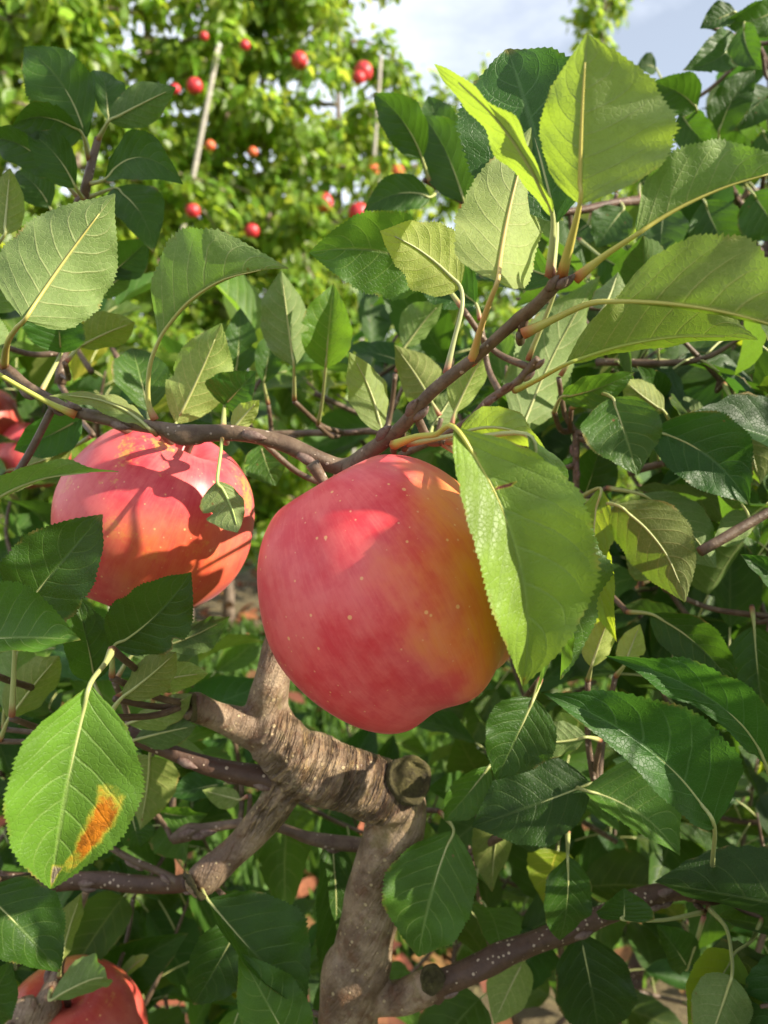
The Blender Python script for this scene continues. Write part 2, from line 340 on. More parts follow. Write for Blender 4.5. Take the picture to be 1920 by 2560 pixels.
# ------------------------------------------------------------------ leaf geometry
SH = [(0, 0), (.02, .16), (.06, .40), (.12, .64), (.2, .83), (.3, .96), (.4, 1.0), (.5, .985), (.6, .91), (.7, .77), (.8, .57), (.88, .37), (.94, .19), (.98, .065), (1, 0)]
SHX = np.array([a for a, b in SH]); SHY = np.array([b for a, b in SH])
def leaf_frame(base, a, N, L, w, fl=0, fr=0, bn=0, bs=0, curl=0, cl=0, cr=0, nl=40, nw=5, teeth=True, wave=.012, seed=0, up=True, wl=1, wr=1, twist=0, blunt=False):
    """blade grid: base, unit axis a, unit normal N (side turned to us), length L, full width w. fl/fr fold of each half, cl/cr cross curl (rad)"""
    rnd = random.Random(seed)
    Sx = a.cross(N).normalized()
    ph = [rnd.uniform(0, 6.28) for _ in range(6)]
    gam = rnd.uniform(.86, 1.18); asym = rnd.uniform(-.07, .07); pinch = rnd.uniform(.0, .35); th = [rnd.uniform(.3, 1.7) for _ in range(nl + 1)]
    bite = (rnd.choice((-1, 1)), rnd.uniform(.25, .8), rnd.uniform(.03, .06), rnd.uniform(.15, .4)) if rnd.random() < .32 and nl < 90 and w < .030 else None
    if blunt: gam, pinch = 1.12, 0
    v = []; uv = []; rib = []
    for i in range(nl + 1):
        t = i / nl
        b4 = 4 * t * (1 - t)
        P = base + a * (L * t) + N * (L * (bn * b4 + curl * (t ** 3 - t))) + Sx * (L * bs * b4)
        tw = twist * (t - .3)
        Nn = N * math.cos(tw) + Sx * math.sin(tw); Ss = Sx * math.cos(tw) - N * math.sin(tw)
        rib.append(P)
        h0 = float(np.interp(t ** gam, SHX, SHY)) * w / 2 * (1 - pinch * max(0, t - .72) / .28 * .8)
        row = []
        for s in (-1, 1):
            f0, c0, ws = (fl, cl, wl) if s < 0 else (fr, cr, wr)
            x = z = 0; pts = []
            for j in range(1, nw + 1):
                qq = (j - .5) / nw; A = f0 * (1 if blunt else min(1, .35 + qq * 1.6)) + c0 * qq
                x += math.cos(A) / nw; z += math.sin(A) / nw
                q = j / nw
                hh = h0 * ws * (1 + s * asym); sh = 0
                if bite and s == bite[0] and abs(t - bite[1]) < bite[2]: hh *= 1 - bite[3] * math.cos((t - bite[1]) / bite[2] * 1.57) * q
                if teeth and j == nw and 0 < i < nl:
                    hh *= 1 + th[i] * (.022 if i % 2 else -.020) * (1 + .3 * math.sin(i * 2.3 + ph[5])); sh = L * .005 if i % 2 else 0
                if j == nw: hh *= 1 + .035 * math.sin(t * 9 + ph[4] + s) + .02 * math.sin(t * 23 + ph[2] * s)
                wv = wave * L * (math.sin(6.28 * 2.2 * t + ph[0] + s * 1.3) + .6 * math.sin(6.28 * 4.1 * t + ph[1] * s)) * q * q * min(1, h0 / (w * .3 + 1e-9))
                pts.append((P + Ss * (s * hh * x) + Nn * (hh * z + wv) + a * sh, (0.5 + .5 * s * q, t)))
            row.append(pts)
        line = [p for p in reversed(row[0])] + [(P, (.5, t))] + row[1]
        v += [p[0] for p in line]; uv += [p[1] for p in line]
    m = 2 * nw + 1; f = []
    for i in range(nl):
        for j in range(m - 1):
            q = (i * m + j, i * m + j + 1, (i + 1) * m + j + 1, (i + 1) * m + j)
            f.append(q if up else q[::-1])
    return v, f, uv, rib
TONES = {'yellow': (3.2, 1.9, .9), 'dark': (.60, .66, .56), 'mid': (1.0, 1.0, .9), 'light': (1.45, 1.3, 1.0), 'blue': (.58, .74, .85), 'olive': (1.15, .95, .7), 'pale': (1.08, 1.03, 1.0), 'black': (.40, .45, .42), 'one': (1, 1, 1)}  # the dark tone puts shade into the leaf colour
def petiole_geo(pts, rib, upN, r0=.00085, r1=.0007, tint=(1, 1, 1)):
    """stalk plus the raised rib that carries on under the blade"""
    off = -upN * .00035
    k = len(rib)
    allp = [(p, (r0 + (r1 - r0) * i / max(1, len(pts))) * (1.45 if i == 0 else 1)) for i, p in enumerate(pts)]
    for j in (0, .15, .35, .6, .85):
        i = int(j * (k - 1)); allp.append((rib[i] + off, r1 * (1 - j) * .85 + .0001))
    return tube(allp, n=30, seg=7)

TWPTS = []
class Tree:
    def __init__(s, name, loc): s.root = empty(name, loc); s.fol = MB(); s.count = 0; s.tw = MB(); s.spurs = 0
def note(P):
    for p in spline([(p[0][0], p[0][1], p[0][2], p[1]) for p in P], 40): TWPTS.append((Vector(p[:3]), p[3]))
def add_leaf(tree, d, mtl=LEAF):
    """d: leaf drawn by base and tip point of the photo plus their depths"""
    B = at(*d['b']); T = at(*d['t']); A = T - B; L = A.length; a = A / L
    mid = (B + T) / 2; V = (CAMP - mid).normalized(); N0 = (V - a * V.dot(a)).normalized(); S0 = a.cross(N0)
    r = rad(d.get('roll', 0)); N = N0 * math.cos(r) + S0 * math.sin(r)
    dm = (d['b'][2] + d['t'][2]) / 2; w = d['w'] * dm / FPX
    up = d.get('side', 'u') == 'u'
    sg = 1 if up else -1
    seed = int(d['b'][0] * 7 + d['t'][1])
    v, f, uv, rib = leaf_frame(B, a, N, L, w, rad(d.get('fl', (16 + seed % 23) * sg)), rad(d.get('fr', (14 + seed % 26) * sg)), d.get('bn', .06 * sg), d.get('bs', 0), d.get('curl', -sg * .02 * (seed % 6)),
                               rad(d.get('cl', 8 * sg)), rad(d.get('cr', 8 * sg)), d.get('nl', 76), 6, True, d.get('wave', .024), seed, up, d.get('wl', 1), d.get('wr', 1), rad(d.get('tw', (seed * 37 % 29) - 14 if d['w'] < 240 else 0)), d.get('blunt', False))
    rnd = random.Random(seed)
    tn = TONES[d.get('tone', 'mid')]; j = rnd.uniform(.88, 1.12); tint = tuple(c * j for c in tn)
    mb = MB(); mb.add(v, f, uv, tint)
    ob = mb.build('leaf', mtl, B, tree.root)
    if d.get('label'): ob['label'] = d['label']
    upN = N if up else -N
    if d.get('a') is not None:
        aa = d['a']
        if isinstance(aa[0], (int, float)): aa = [aa]
        pts = [at(*p) for p in aa]
    else:
        p = B - a * .016 - Vector((0, 0, .004)) + F_ * .012; pts = [p]
    pv, pf, puv = petiole_geo(pts, rib, upN, d.get('pr', .0009))
    pm = MB(); pm.add(pv, pf, puv, d.get('pt', (1, 1, 1)))
    pm.build('petiole', PET, B, ob)
    # a little spur carries the stalk wherever no twig passes close by
    q, rq = min(TWPTS, key=lambda e: (e[0] - pts[0]).length); gap = (q - pts[0]).length
    if gap > rq + .004:
        end = q if gap < .065 else pts[0] + F_ * .07 - Vector((0, 0, .03))
        m = pts[0].lerp(end, .5) + F_ * .006 - Vector((0, 0, .004))
        t3 = tube([(end, .0016), (m, .0014), (pts[0] + (pts[0] - B).normalized() * .0012, .0013)], 12, 8, .08, seed)
        mb = MB(); mb.add(*t3)
        if tree.spurs < 70: mb.build('twig', TWIG, pts[0], tree.root); tree.spurs += 1
        else: tree.tw.add(*t3)
    tree.count += 1
    return ob
def add_twig(tree, pts, name='twig', mtl=None, n=40, seg=12, rough=.06, seed=0):
    """pts rows (px, py, depth, radius in mm)"""
    P = [(at(p[0], p[1], p[2]), p[3] / 1000) for p in pts]
    note(P); v, f, uv = tube(P, n, seg, rough, seed)
    mb = MB(); mb.add(v, f, uv)
    tw = mb.build(name, mtl or TWIG, P[0][0], tree.root)
    r = random.Random(seed + 500); q = spline([(p[0][0], p[0][1], p[0][2], p[1]) for p in P], 40)
    for k in range(3 + len(P) // 3):
        i = r.randint(3, 38); c = Vector(q[i][:3]); d = (Vector(q[i + 1][:3]) - c).normalized(); o = d.cross(Vector((r.gauss(0, 1), r.gauss(0, 1), r.gauss(0, 1)))).normalized(); R = q[i][3]
        if o.y > .3: o = -o
        z = min(R, .0028); b0 = c + o * R * .7
        bv, bf, buv = tube([(b0 - d * z * .8, z * .55), (b0 + d * z * .5 + o * z * .35, z * .75), (b0 + d * z * 1.6 + o * z * .55, z * .5), (b0 + d * z * 2.5 + o * z * .5, z * .08)], 10, 8)
        bm2 = MB(); bm2.add(bv, bf, buv); bm2.build('bud', BUD, b0, tw)
    return tw

# ------------------------------------------------------------------ ground
def ground_material():
    m, t = mat('orchard_ground'); out = nn(t, 'ShaderNodeOutputMaterial')
    tcn = nn(t, 'ShaderNodeTexCoord'); ob = tcn.outputs['Object']; sp = nn(t, 'ShaderNodeSeparateXYZ'); lk(t, ob, sp.inputs[0])
    y = M_(t, 'ADD', M_(t, 'MULTIPLY_ADD', sp.outputs['X'], -.85, sp.outputs['Y']), M_(t, 'MULTIPLY_ADD', noise(t, ob, 2.5, 4), .9, -.45))
    # mown alley of turf between bare strips under the rows (one row every 4 m)
    ph = M_(t, 'ABSOLUTE', M_(t, 'SUBTRACT', M_(t, 'FRACT', M_(t, 'DIVIDE', M_(t, 'ADD', y, -.35), 3.9)), .5))
    turf = sstep(t, ph, .30, .24)
    soil = mixc(t, sstep(t, noise(t, ob, 14, 6, .7), .3, .7), (.19, .145, .07), (.11, .085, .042))
    soil = mixc(t, sstep(t, noise(t, ob, 55, 4, .7), .55, .7), soil, (.27, .22, .10))
    grass = mixc(t, sstep(t, noise(t, ob, 30, 5, .7), .3, .7), (.045, .10, .018), (.09, .17, .03))
    col = mixc(t, turf, soil, grass)
    bump = nn(t, 'ShaderNodeBump'); bump.inputs['Distance'].default_value = .03; lk(t, noise(t, ob, 40, 6, .7), bump.inputs['Height'])
    pb = nn(t, 'ShaderNodeBsdfPrincipled'); lk(t, col, pb.inputs['Base Color']); pb.inputs['Roughness'].default_value = .95
    lk(t, bump.outputs[0], pb.inputs['Normal']); lk(t, pb.outputs[0], out.inputs['Surface']); return m
def simple(name, c, rough=.7, trans=None, tf=.3, tint=True):
    m, t = mat(name); out = nn(t, 'ShaderNodeOutputMaterial')
    tcn = nn(t, 'ShaderNodeTexCoord')
    col = mixc(t, sstep(t, noise(t, tcn.outputs['Object'], 60, 4), .3, .7), tuple(x * .7 for x in c), tuple(x * 1.2 for x in c))
    if tint:
        att = nn(t, 'ShaderNodeAttribute', attribute_name='tint'); col = mixc(t, 1.0, col, att.outputs['Color'], 'MULTIPLY')
    pb = nn(t, 'ShaderNodeBsdfPrincipled'); lk(t, col, pb.inputs['Base Color']); pb.inputs['Roughness'].default_value = rough
    if trans:
        tr = nn(t, 'ShaderNodeBsdfTranslucent'); tr.inputs['Color'].default_value = (*trans, 1)
        mx = nn(t, 'ShaderNodeMixShader'); mx.inputs['Fac'].default_value = tf
        lk(t, pb.outputs[0], mx.inputs[1]); lk(t, tr.outputs[0], mx.inputs[2]); lk(t, mx.outputs[0], out.inputs['Surface'])
    else: lk(t, pb.outputs[0], out.inputs['Surface'])
    return m
gm = MB()
GN = 90
xs = [math.copysign(abs(k / 45 - 1) ** 3.2 * 400 + abs(k / 45 - 1) * 8, k - 45) for k in range(GN + 1)]
gv = [(x, y, .02 * math.sin(x * 2.1 + y) * math.cos(y * 1.7 - x * .6) * (1 if abs(x) + abs(y) < 30 else 0)) for y in xs for x in xs]
gf = [(j * (GN + 1) + i, j * (GN + 1) + i + 1, (j + 1) * (GN + 1) + i + 1, (j + 1) * (GN + 1) + i) for j in range(GN) for i in range(GN)]
gm.add(gv, gf)
tag(gm.build('ground', ground_material()), kind='structure')

# leaf-shaped instancing with numpy (template: 5 stations x 3 across)
_t = np.array([(s * h, y, z) for y, h, z in ((0, .03, 0), (.22, .72, .03), (.5, 1.0, .04), (.78, .62, .0), (1, .02, -.09)) for s, z0 in ((-1, 0), (0, 0), (1, 0))], dtype=float)
_t[:, 0] *= .30; _t[[0, 2, 3, 5, 6, 8, 9, 11, 12, 14], 2] += .075
_tf = np.array([(i * 3 + j, i * 3 + j + 1, i * 3 + j + 4, i * 3 + j + 3) for i in range(4) for j in range(2)])
_tuv = np.array([(.5 + .5 * s, y) for y in (0, .22, .5, .78, 1) for s in (-1, 0, 1)])
def leaf_cloud(name, P, A, N, L, tint, mtl, origin, parent=None):
    """P,A,N: (n,3) base, axis, rough normal; L (n,) lengths; tint (n,3)"""
    A = A / np.linalg.norm(A, axis=1, keepdims=True)
    X = np.cross(A, N); X /= np.linalg.norm(X, axis=1, keepdims=True) + 1e-9; Z = np.cross(X, A)
    n = len(P); T = _t
    V = P[:, None, :] + L[:, None, None] * (T[None, :, 0:1] * X[:, None, :] + T[None, :, 1:2] * A[:, None, :] + T[None, :, 2:3] * Z[:, None, :])
    V = V.reshape(-1, 3) - np.array(origin)
    Fa = (_tf[None] + (np.arange(n) * 15)[:, None, None]).reshape(-1, 4)
    me = bpy.data.meshes.new(name)
    me.vertices.add(len(V)); me.vertices.foreach_set('co', V.ravel())
    me.loops.add(Fa.size); me.loops.foreach_set('vertex_index', Fa.ravel().astype(np.int32))
    me.polygons.add(len(Fa)); me.polygons.foreach_set('loop_start', np.arange(0, Fa.size, 4, dtype=np.int32))
    me.update(calc_edges=True)
    me.polygons.foreach_set('use_smooth', [True] * len(Fa))
    ul = me.uv_layers.new(name='UVMap'); uv = np.tile(_tuv, (n, 1))[Fa.ravel()]; ul.data.foreach_set('uv', uv.astype(np.float32).ravel())
    ca = me.color_attributes.new('tint', 'FLOAT_COLOR', 'POINT'); c = np.ones((len(V), 4), dtype=np.float32); c[:, :3] = np.repeat(tint, 15, axis=0); ca.data.foreach_set('color', c.ravel())
    me.materials.append(mtl); me.validate()
    o = bpy.data.objects.new(name, me); COL.objects.link(o); place(o, Vector(origin), parent); return o

rng = np.random.default_rng(7)
# turf blades in the alley
n = 17000
gx = rng.uniform(-2.2, 2.4, n); gy = rng.uniform(1.35, 3.35, n)
P = np.stack([gx, gy, np.full(n, .0)], 1); A = np.stack([rng.normal(0, .4, n), rng.normal(0, .4, n), np.ones(n)], 1)
N = np.stack([rng.normal(0, 1, n), -np.abs(rng.normal(0, 1, n)) - .2, np.zeros(n)], 1)
GRASS = simple('turf_blade', (.075, .15, .028), .6, (.2, .36, .04), .35)
_keep = _t.copy(); _t[:, 0] *= .28
tt = np.stack([rng.uniform(.7, 1.6, n)] * 3, 1) * np.array([1, 1, .9])
tag(leaf_cloud('grass', P, A, N, rng.uniform(.05, .13, n), tt, GRASS, (0, 2.3, 0)), kind='stuff')
_t[:] = _keep
n = 2600
gx = rng.uniform(-2.2, 2.4, n); gy = np.concatenate([rng.uniform(.5, 1.9, n // 2), rng.uniform(1.8, 5, n - n // 2)])
P = np.stack([gx, gy, rng.uniform(.02, .10, n)], 1); A = np.stack([rng.normal(0, 1, n), rng.normal(0, 1, n), rng.normal(0, .35, n)], 1)
N = np.stack([rng.normal(0, .4, n), rng.normal(0, .4, n), np.ones(n)], 1)
tt = rng.uniform(.5, 1.3, (n, 1)) * np.array([1, .9, .8]) * np.stack([np.ones(n), rng.uniform(.6, 1.25, n), np.ones(n)], 1)
tag(leaf_cloud('fallen_leaves', P, A, N, rng.uniform(.05, .09, n), tt, simple('dead_leaf', (.22, .105, .038), .85, (.2, .09, .03), .15), (0, 2.5, 0)), kind='stuff')

# ------------------------------------------------------------------ trees of the rows behind
FARBARK = bark_material('distant_bark', (.17, .125, .09), (.27, .21, .16), (.12, .085, .065), dots=80, scale=30, bumpd=.004)
def far_tree(x, y, h, seed, label, spread=.75, dens=1.0, zmin=.35, size=.056, low=1.0, group='apple trees of the rows behind'):
    r = random.Random(seed); g = np.random.default_rng(seed)
    root = empty('apple_tree', (x, y, 0)); tag(root, label, 'tree', group)
    lean = r.uniform(-.12, .12)
    tp = [(Vector((x, y, -.05)), .030), (Vector((x + lean * .3, y, h * .4)), .020), (Vector((x + lean * .7, y + r.uniform(-.06, .06), h * .75)), .011), (Vector((x + lean, y, h)), .005)]
    v, f, uv = tube(tp, 24, 9, .08, seed); mb = MB(); mb.add(v, f, uv); mb.build('trunk', FARBARK, (x, y, 0), root)
    bm_ = MB(); P = []; A = []; Nn = []
    z = zmin
    while z < h:
        k = z / h; ang = r.uniform(0, 6.28); ln = (spread * (1 - k) ** .7 + .20) * r.uniform(.7, 1.15)
        b = Vector((x + lean * k, y, z)); dirv = Vector((math.cos(ang), math.sin(ang) * .6, r.uniform(.0, .55)))
        pts = [b]
        for s in range(4):
            pts.append(pts[-1] + dirv.normalized() * (ln / 4)); dirv = dirv + Vector((r.uniform(-.3, .3), r.uniform(-.3, .3), r.uniform(-.5, .12)))
        bv, bf, buv = tube([(p, .010 * (1 - i / 5) + .0015) for i, p in enumerate(pts)], 10, 5); bm_.add(bv, bf, buv)
        nc = int(25 * dens * ln / .5) + 4
        for c in range(nc):
            t = (c + r.random()) / nc * .95 + .06; i = min(3, int(t * 4)); q = pts[i].lerp(pts[i + 1], min(1, t * 4 - i))
            q = q + Vector((r.gauss(0, .04), r.gauss(0, .04), r.gauss(0, .04)))
            for l in range(r.randint(5, 10)):
                d = Vector((r.gauss(0, 1), r.gauss(0, 1), r.gauss(-.35, .7))).normalized()
                P.append(q + d * r.uniform(.01, .05)); A.append(d + Vector((0, 0, -.75))); Nn.append(Vector((r.gauss(.6, .55), r.gauss(-.6, .55), .6)))
        z += r.uniform(.05, .10) * low
    bm_.build('branches', FARBARK, (x, y, 0), root)
    n = len(P); tt = g.uniform(.65, 1.35, (n, 1)) * np.stack([g.uniform(.85, 1.25, n), np.ones(n), g.uniform(.7, 1.2, n)], 1)
    leaf_cloud('crown', np.array(P), np.array(A), np.array(Nn), g.uniform(.6, 1.25, n) * size, tt, LEAF_FAR, (x, y, 0), root)
    return root
# the next row runs away to the right: y = 4.1 + .85 x
def row_y(px): return 4.1 / (1 - .85 * (px - 960) / FPX)
near_row = [(-190, 3.0, 'tall apple tree at the far left edge behind the dark leafy shoot'),
            (40, 3.0, 'sunlit apple tree behind the tip of the upright leafy shoot'),
            (250, 3.05, 'sunlit apple tree left of the leaning pale post'),
            (450, 3.0, 'sunlit apple tree beside the leaning pale post'),
            (555, 2.95, 'sunlit apple tree just right of the leaning pale post'),
            (690, 3.1, 'sunlit apple tree midway between the leaning post and the thin white post'),
            (850, 3.05, 'sunlit apple tree left of the thin white post, full of red fruit'),
            (1040, 2.45, 'lower apple tree right of the thin white post with two orange apples'),
            (1230, 2.62, 'short apple tree behind the pale upright leaves at the twig tip'),
            (1400, 2.4, 'short apple tree behind the upright pale leaf with the flared half'),
            (1580, 2.4, 'short apple tree behind the right hand branches'),
            (1760, 2.5, 'apple tree at the far right behind the dark leaves'),
            (1960, 2.4, 'apple tree farthest along the row at the right edge')]
for i, (px, h, l_) in enumerate(near_row):
    y = row_y(px) + .12 * math.sin(i * 2.3); x = (px - 960) / FPX * y
    far_tree(x, y, h, 11 + i, l_, dens=1.0 if i < 7 else .8, spread=.55 if i < 7 else .5)
for i, x in enumerate((-5, -3.9, -2.8, -1.7, -.6, .5, 1.6, 2.7, 3.8)):
    far_tree(x, 9.2 + .85 * x + .2 * math.sin(i * 2), 2.5 + .25 * math.sin(i * 1.7), 40 + i, 'apple tree in the second row back, half hidden behind the sunlit row', dens=.7, spread=.7, size=.08, low=1.4, group='apple trees of the second row back')
# a tall young leader standing above the short trees
q = at(1480, 60, 4.9); far_tree(q.x, q.y, q.z + .35, 77, 'slender young apple tree rising alone against the blue sky', spread=.13, dens=1.3, zmin=q.z - .05, size=.06)

# trellis posts
POST = simple('weathered_post_wood', (.36, .33, .28), .8, tint=False)
def post(p_top, p_low, r, label):
    T = at(*p_top); Bm = at(*p_low); a = (Bm - T); k = T.z / -a.z; G = T + a * k
    root = empty('trellis_post', (G.x, G.y, 0)); tag(root, label, 'post', 'trellis posts of the next row')
    v, f, uv = tube([(G, r * 1.05), (G.lerp(T, .5), r), (T, r * .96)], 24, 14, .02, 3); mb = MB(); mb.add(v, f, uv); mb.build('post_shaft', POST, G, root)
    v, f, uv = tube([(T, r * 1.1), (T + (T - G).normalized() * .012, r * 1.1), (T + (T - G).normalized() * .02, r * .6)], 6, 14); mb = MB(); mb.add(v, f, uv); mb.build('cap', simple('zinc_cap', (.45, .45, .44), .5, tint=False), T, root)
    for z in (.6, 1.2, 1.8):
        q = G.lerp(T, z / T.z); v, f, uv = tube([(q + Vector((0, -r - .004, -.006)), .003), (q + Vector((0, -r - .010, 0)), .003), (q + Vector((0, -r - .004, .006)), .003)], 6, 6); mb = MB(); mb.add(v, f, uv); mb.build('staple', simple('staple_steel', (.3, .3, .3), .5, tint=False), q, root)
post((545, 120, 3.02), (512, 290, 3.02), .010, 'leaning pale wooden trellis post among the sunlit leaves at upper left')
post((952, 150, 3.42), (938, 350, 3.42), .008, 'thin white trellis post beside the dark red apple pair')

# ------------------------------------------------------------------ apples
PROF = [(0, .60), (.05, .615), (.10, .66), (.17, .74), (.25, .81), (.34, .855), (.45, .85), (.57, .795), (.70, .695), (.82, .545), (.92, .34), (.985, .12), (1.0, -.05), (.985, -.22), (.93, -.41), (.84, -.58), (.73, -.72), (.61, -.825), (.50, -.885), (.41, -.905), (.32, -.89), (.23, -.845), (.14, -.80), (.05, -.78), (0, -.78)]
def apple(label, C, axis, R, hz, mtl, seed=0, lobes=.035, group=None, seg=72, sub=3, stem=True, skew=(0, 0), face=None, taper=0.0):
    """lathe with five soft lobes at the eye end; axis points from the eye to the stalk"""
    r = random.Random(seed)
    Z = Vector(axis).normalized(); X = (Vector(face) if face else Vector((0, -1, 0))); X = (X - Z * X.dot(Z)).normalized(); Y = Z.cross(X)
    prof = spline([(a, b, 0, 0) for a, b in PROF], (len(PROF) - 1) * sub); n = len(prof)
    ph = r.uniform(0, 6.28); ph2 = r.uniform(0, 6.28); v = []; f = []
    for i, p in enumerate(prof):
        for j in range(seg):
            a = j / seg * 2 * math.pi
            k = max(0, -p[1] - .1) / .85; k2 = max(0, p[1] - .2) / .5
            s = 1 + lobes * k * math.cos(5 * a + ph) + lobes * .45 * k2 * math.cos(5 * a + ph + .5) + .012 * math.cos(2 * a + ph2)
            rr = max(p[0], 0) * s * (1 - taper * (-p[1]))
            z = p[1] + lobes * 1.1 * k * max(0, p[0]) * -math.cos(5 * a + ph) + (skew[0] * math.cos(a) + skew[1] * math.sin(a)) * max(0, p[0])
            v.append(C + (X * (math.cos(a) * rr) + Y * (math.sin(a) * rr)) * R + Z * (z * R * hz))
    for i in range(n - 1):
        for j in range(seg):
            k = (j + 1) % seg; f.append((i * seg + j, (i + 1) * seg + j, (i + 1) * seg + k, i * seg + k))
    # mesh in the fruit's own frame so that the skin pattern turns with it
    Rm = Matrix((X, Y, Z)).transposed(); inv = Rm.transposed()
    me = bpy.data.meshes.new('apple'); me.from_pydata([tuple(inv @ (p - C)) for p in v], [], f); me.polygons.foreach_set('use_smooth', [True] * len(f)); me.materials.append(mtl)
    o = bpy.data.objects.new('apple', me); COL.objects.link(o); o.matrix_world = Matrix.Translation(C) @ Rm.to_4x4(); WPOS[o] = Vector(C)
    tag(o, label, 'apple', group)
    def child(name, geo, m):
        mb = MB(); mb.add([inv @ (Vector(p) - C) for p in geo[0]], geo[1], geo[2]); c = mb.build(name, m, None); c.parent = o; c.location = (0, 0, 0)
    if stem:
        b = C + Z * (.58 * R * hz); child('stalk', tube([(b, .05 * R), (b + Z * R * .25 + X * R * .04, .04 * R), (b + Z * R * .48 + X * R * .10, .055 * R)], 10, 8), TWIG)
        b = C - Z * (.78 * R * hz); g = MB()
        for k in range(5):
            a = k * 1.2566; d = X * math.cos(a) + Y * math.sin(a)
            t3 = tube([(b + d * R * .02, .045 * R), (b - Z * R * .05 + d * R * .10, .035 * R), (b - Z * R * .10 + d * R * .07, .008 * R)], 6, 5); g.add(*t3)
        mb = MB(); mb.add([inv @ (Vector(p) - C) for p in g.v], g.f); c = mb.build('calyx', SCAR); c.parent = o; c.location = (0, 0, 0)
    return o, Rm
BIGAX = (-.50, .14, .86)
def frame_of(axis, face):
    Z = Vector(axis).normalized(); X = Vector(face); X = (X - Z * X.dot(Z)).normalized(); return Matrix((X, Z.cross(X), Z)).transposed()
fm = frame_of(BIGAX, (0, -1, 0))
gd = fm.transposed() @ Vector((.93, -.40, .30))
M_BIG = apple_material('pink_red_apple_skin', (.60, .034, .048), (.75, .145, .13), (.70, .22, .010), gd, .40, 1.05, 1.3, .0)
BIGC = at(962, 1466, .290)
apple('large pink red apple hanging in the middle, half covered by a folded green leaf', BIGC, BIGAX, .0449, 1.07, M_BIG, seed=5, lobes=.045, seg=96, sub=4, skew=(0, .0), taper=-.03)
LAX = (.46, -.10, .87); fm = frame_of(LAX, (0, -1, 0)); gd = fm.transposed() @ Vector((.5, -.75, -.45))
M_LEFT = apple_material('red_apple_with_russet_skin', (.58, .036, .054), (.74, .16, .145), (.66, .15, .02), gd, .45, 1.3, 4.1, .55)
apple('red apple with yellow russet flecks hanging under the left twig', at(392, 1294, .368), LAX, .0428, 1.02, M_LEFT, seed=9, lobes=.03, seg=96, sub=4)
M_LOW = apple_material('orange_red_apple_skin', (.38, .030, .022), (.50, .10, .05), (.52, .25, .05), (-.6, -.3, .5), .4, 1.3, 7.7, .3)
apple('orange red apple at the bottom left corner beside the cut stub', at(180, 2592, .47), (.05, -.2, .97), .0415, 1.0, M_LOW, seed=13, lobes=.03)
apple('dark red apple half hidden behind the left twig leaves', at(-35, 1050, .72), (.1, -.1, .97), .030, 1.0, M_LOW, seed=14)
apple('dim red apple deep in shade below the left twig', at(85, 1135, .72), (.1, -.1, .97), .030, 1.0, M_LEFT, seed=15)
apple('pink apple peeping in at the right edge of the branches', at(1925, 1085, .80), (.1, -.1, .97), .036, 1.0, M_LEFT, seed=16)
apple('small red apple seen between the pale leaf and the thin twig', at(1362, 962, 1.9), (.1, -.1, .97), .032, 1.0, M_LOW, seed=17)
apple('orange apple glimpsed in the shade low at the right edge', at(1900, 2146, 1.2), (.1, -.1, .97), .022, 1.0, M_LOW, seed=18)
M_FAR = apple_material('sunlit_red_apple_skin', (.48, .022, .030), (.60, .06, .06), (.60, .22, .04), (.3, -.5, -.7), .5, 1.4, 0, 0, .036, True)
M_FARO = apple_material('sunlit_orange_apple_skin', (.60, .10, .035), (.64, .18, .05), (.62, .32, .06), (.3, -.5, -.7), .2, 1.2, 0, 0, .036, True)
for (px, py, r, m, l, dz) in [
    (748, 150, 21, M_FAR, 'red apple high in the sunlit row, left of the dark red pair', 3.5),
    (908, 178, 24, M_FAR, 'upper dark red apple of the pair beside the thin white post', 3.42),
    (897, 193, 17, M_FAR, 'lower apple of the dark red pair beside the thin white post', 3.5),
    (486, 214, 20, M_FAR, 'red apple just left of the leaning pale post', 3.5),
    (438, 222, 13, M_FAR, 'small red apple behind the tip of the dark leaf near the leaning post', 3.6),
    (525, 363, 13, M_FARO, 'pinkish small apple in the middle of the sunlit tree', 3.6),
    (632, 379, 12, M_FARO, 'tiny orange red apple between the leaning post and the row gap', 3.7),
    (930, 425, 18, M_FARO, 'pale orange red apple below the thin white post', 3.5),
    (993, 429, 18, M_FARO, 'round orange apple right of the thin white post', 3.5),
    (808, 505, 24, M_FAR, 'left one of two bright red apples above the serrated dark leaf', 3.4),
    (896, 531, 26, M_FAR, 'right one of two bright red apples above the serrated dark leaf', 3.4),
    (482, 526, 18, M_FAR, 'pink red apple beside the arched dark leaf', 3.5),
    (630, 576, 18, M_FAR, 'bright red apple above the tip of the curled pale leaf', 3.4),
    (352, 609, 12, M_FAR, 'small red apple between the dark shoot and the broad left leaf', 3.6),
    (510, 90, 11, M_FAR, 'small red apple near the top edge among leaves', 3.6),
    (1160, 522, 14, M_FARO, 'orange apple peeping behind the branch below the dark leaves', 3.6),
    (612, 112, 13, M_FAR, 'half hidden red apple high above the leaning post', 3.6)]:
    rr = random.Random(px)
    dz = row_y(px) - .66
    apple(l, at(px, py, dz), (rr.uniform(-.3, .3), rr.uniform(-.3, .3), 1), r * dz / FPX, 1.0, m, seed=px, seg=28, sub=1, group='red apples in the sunlit row behind')

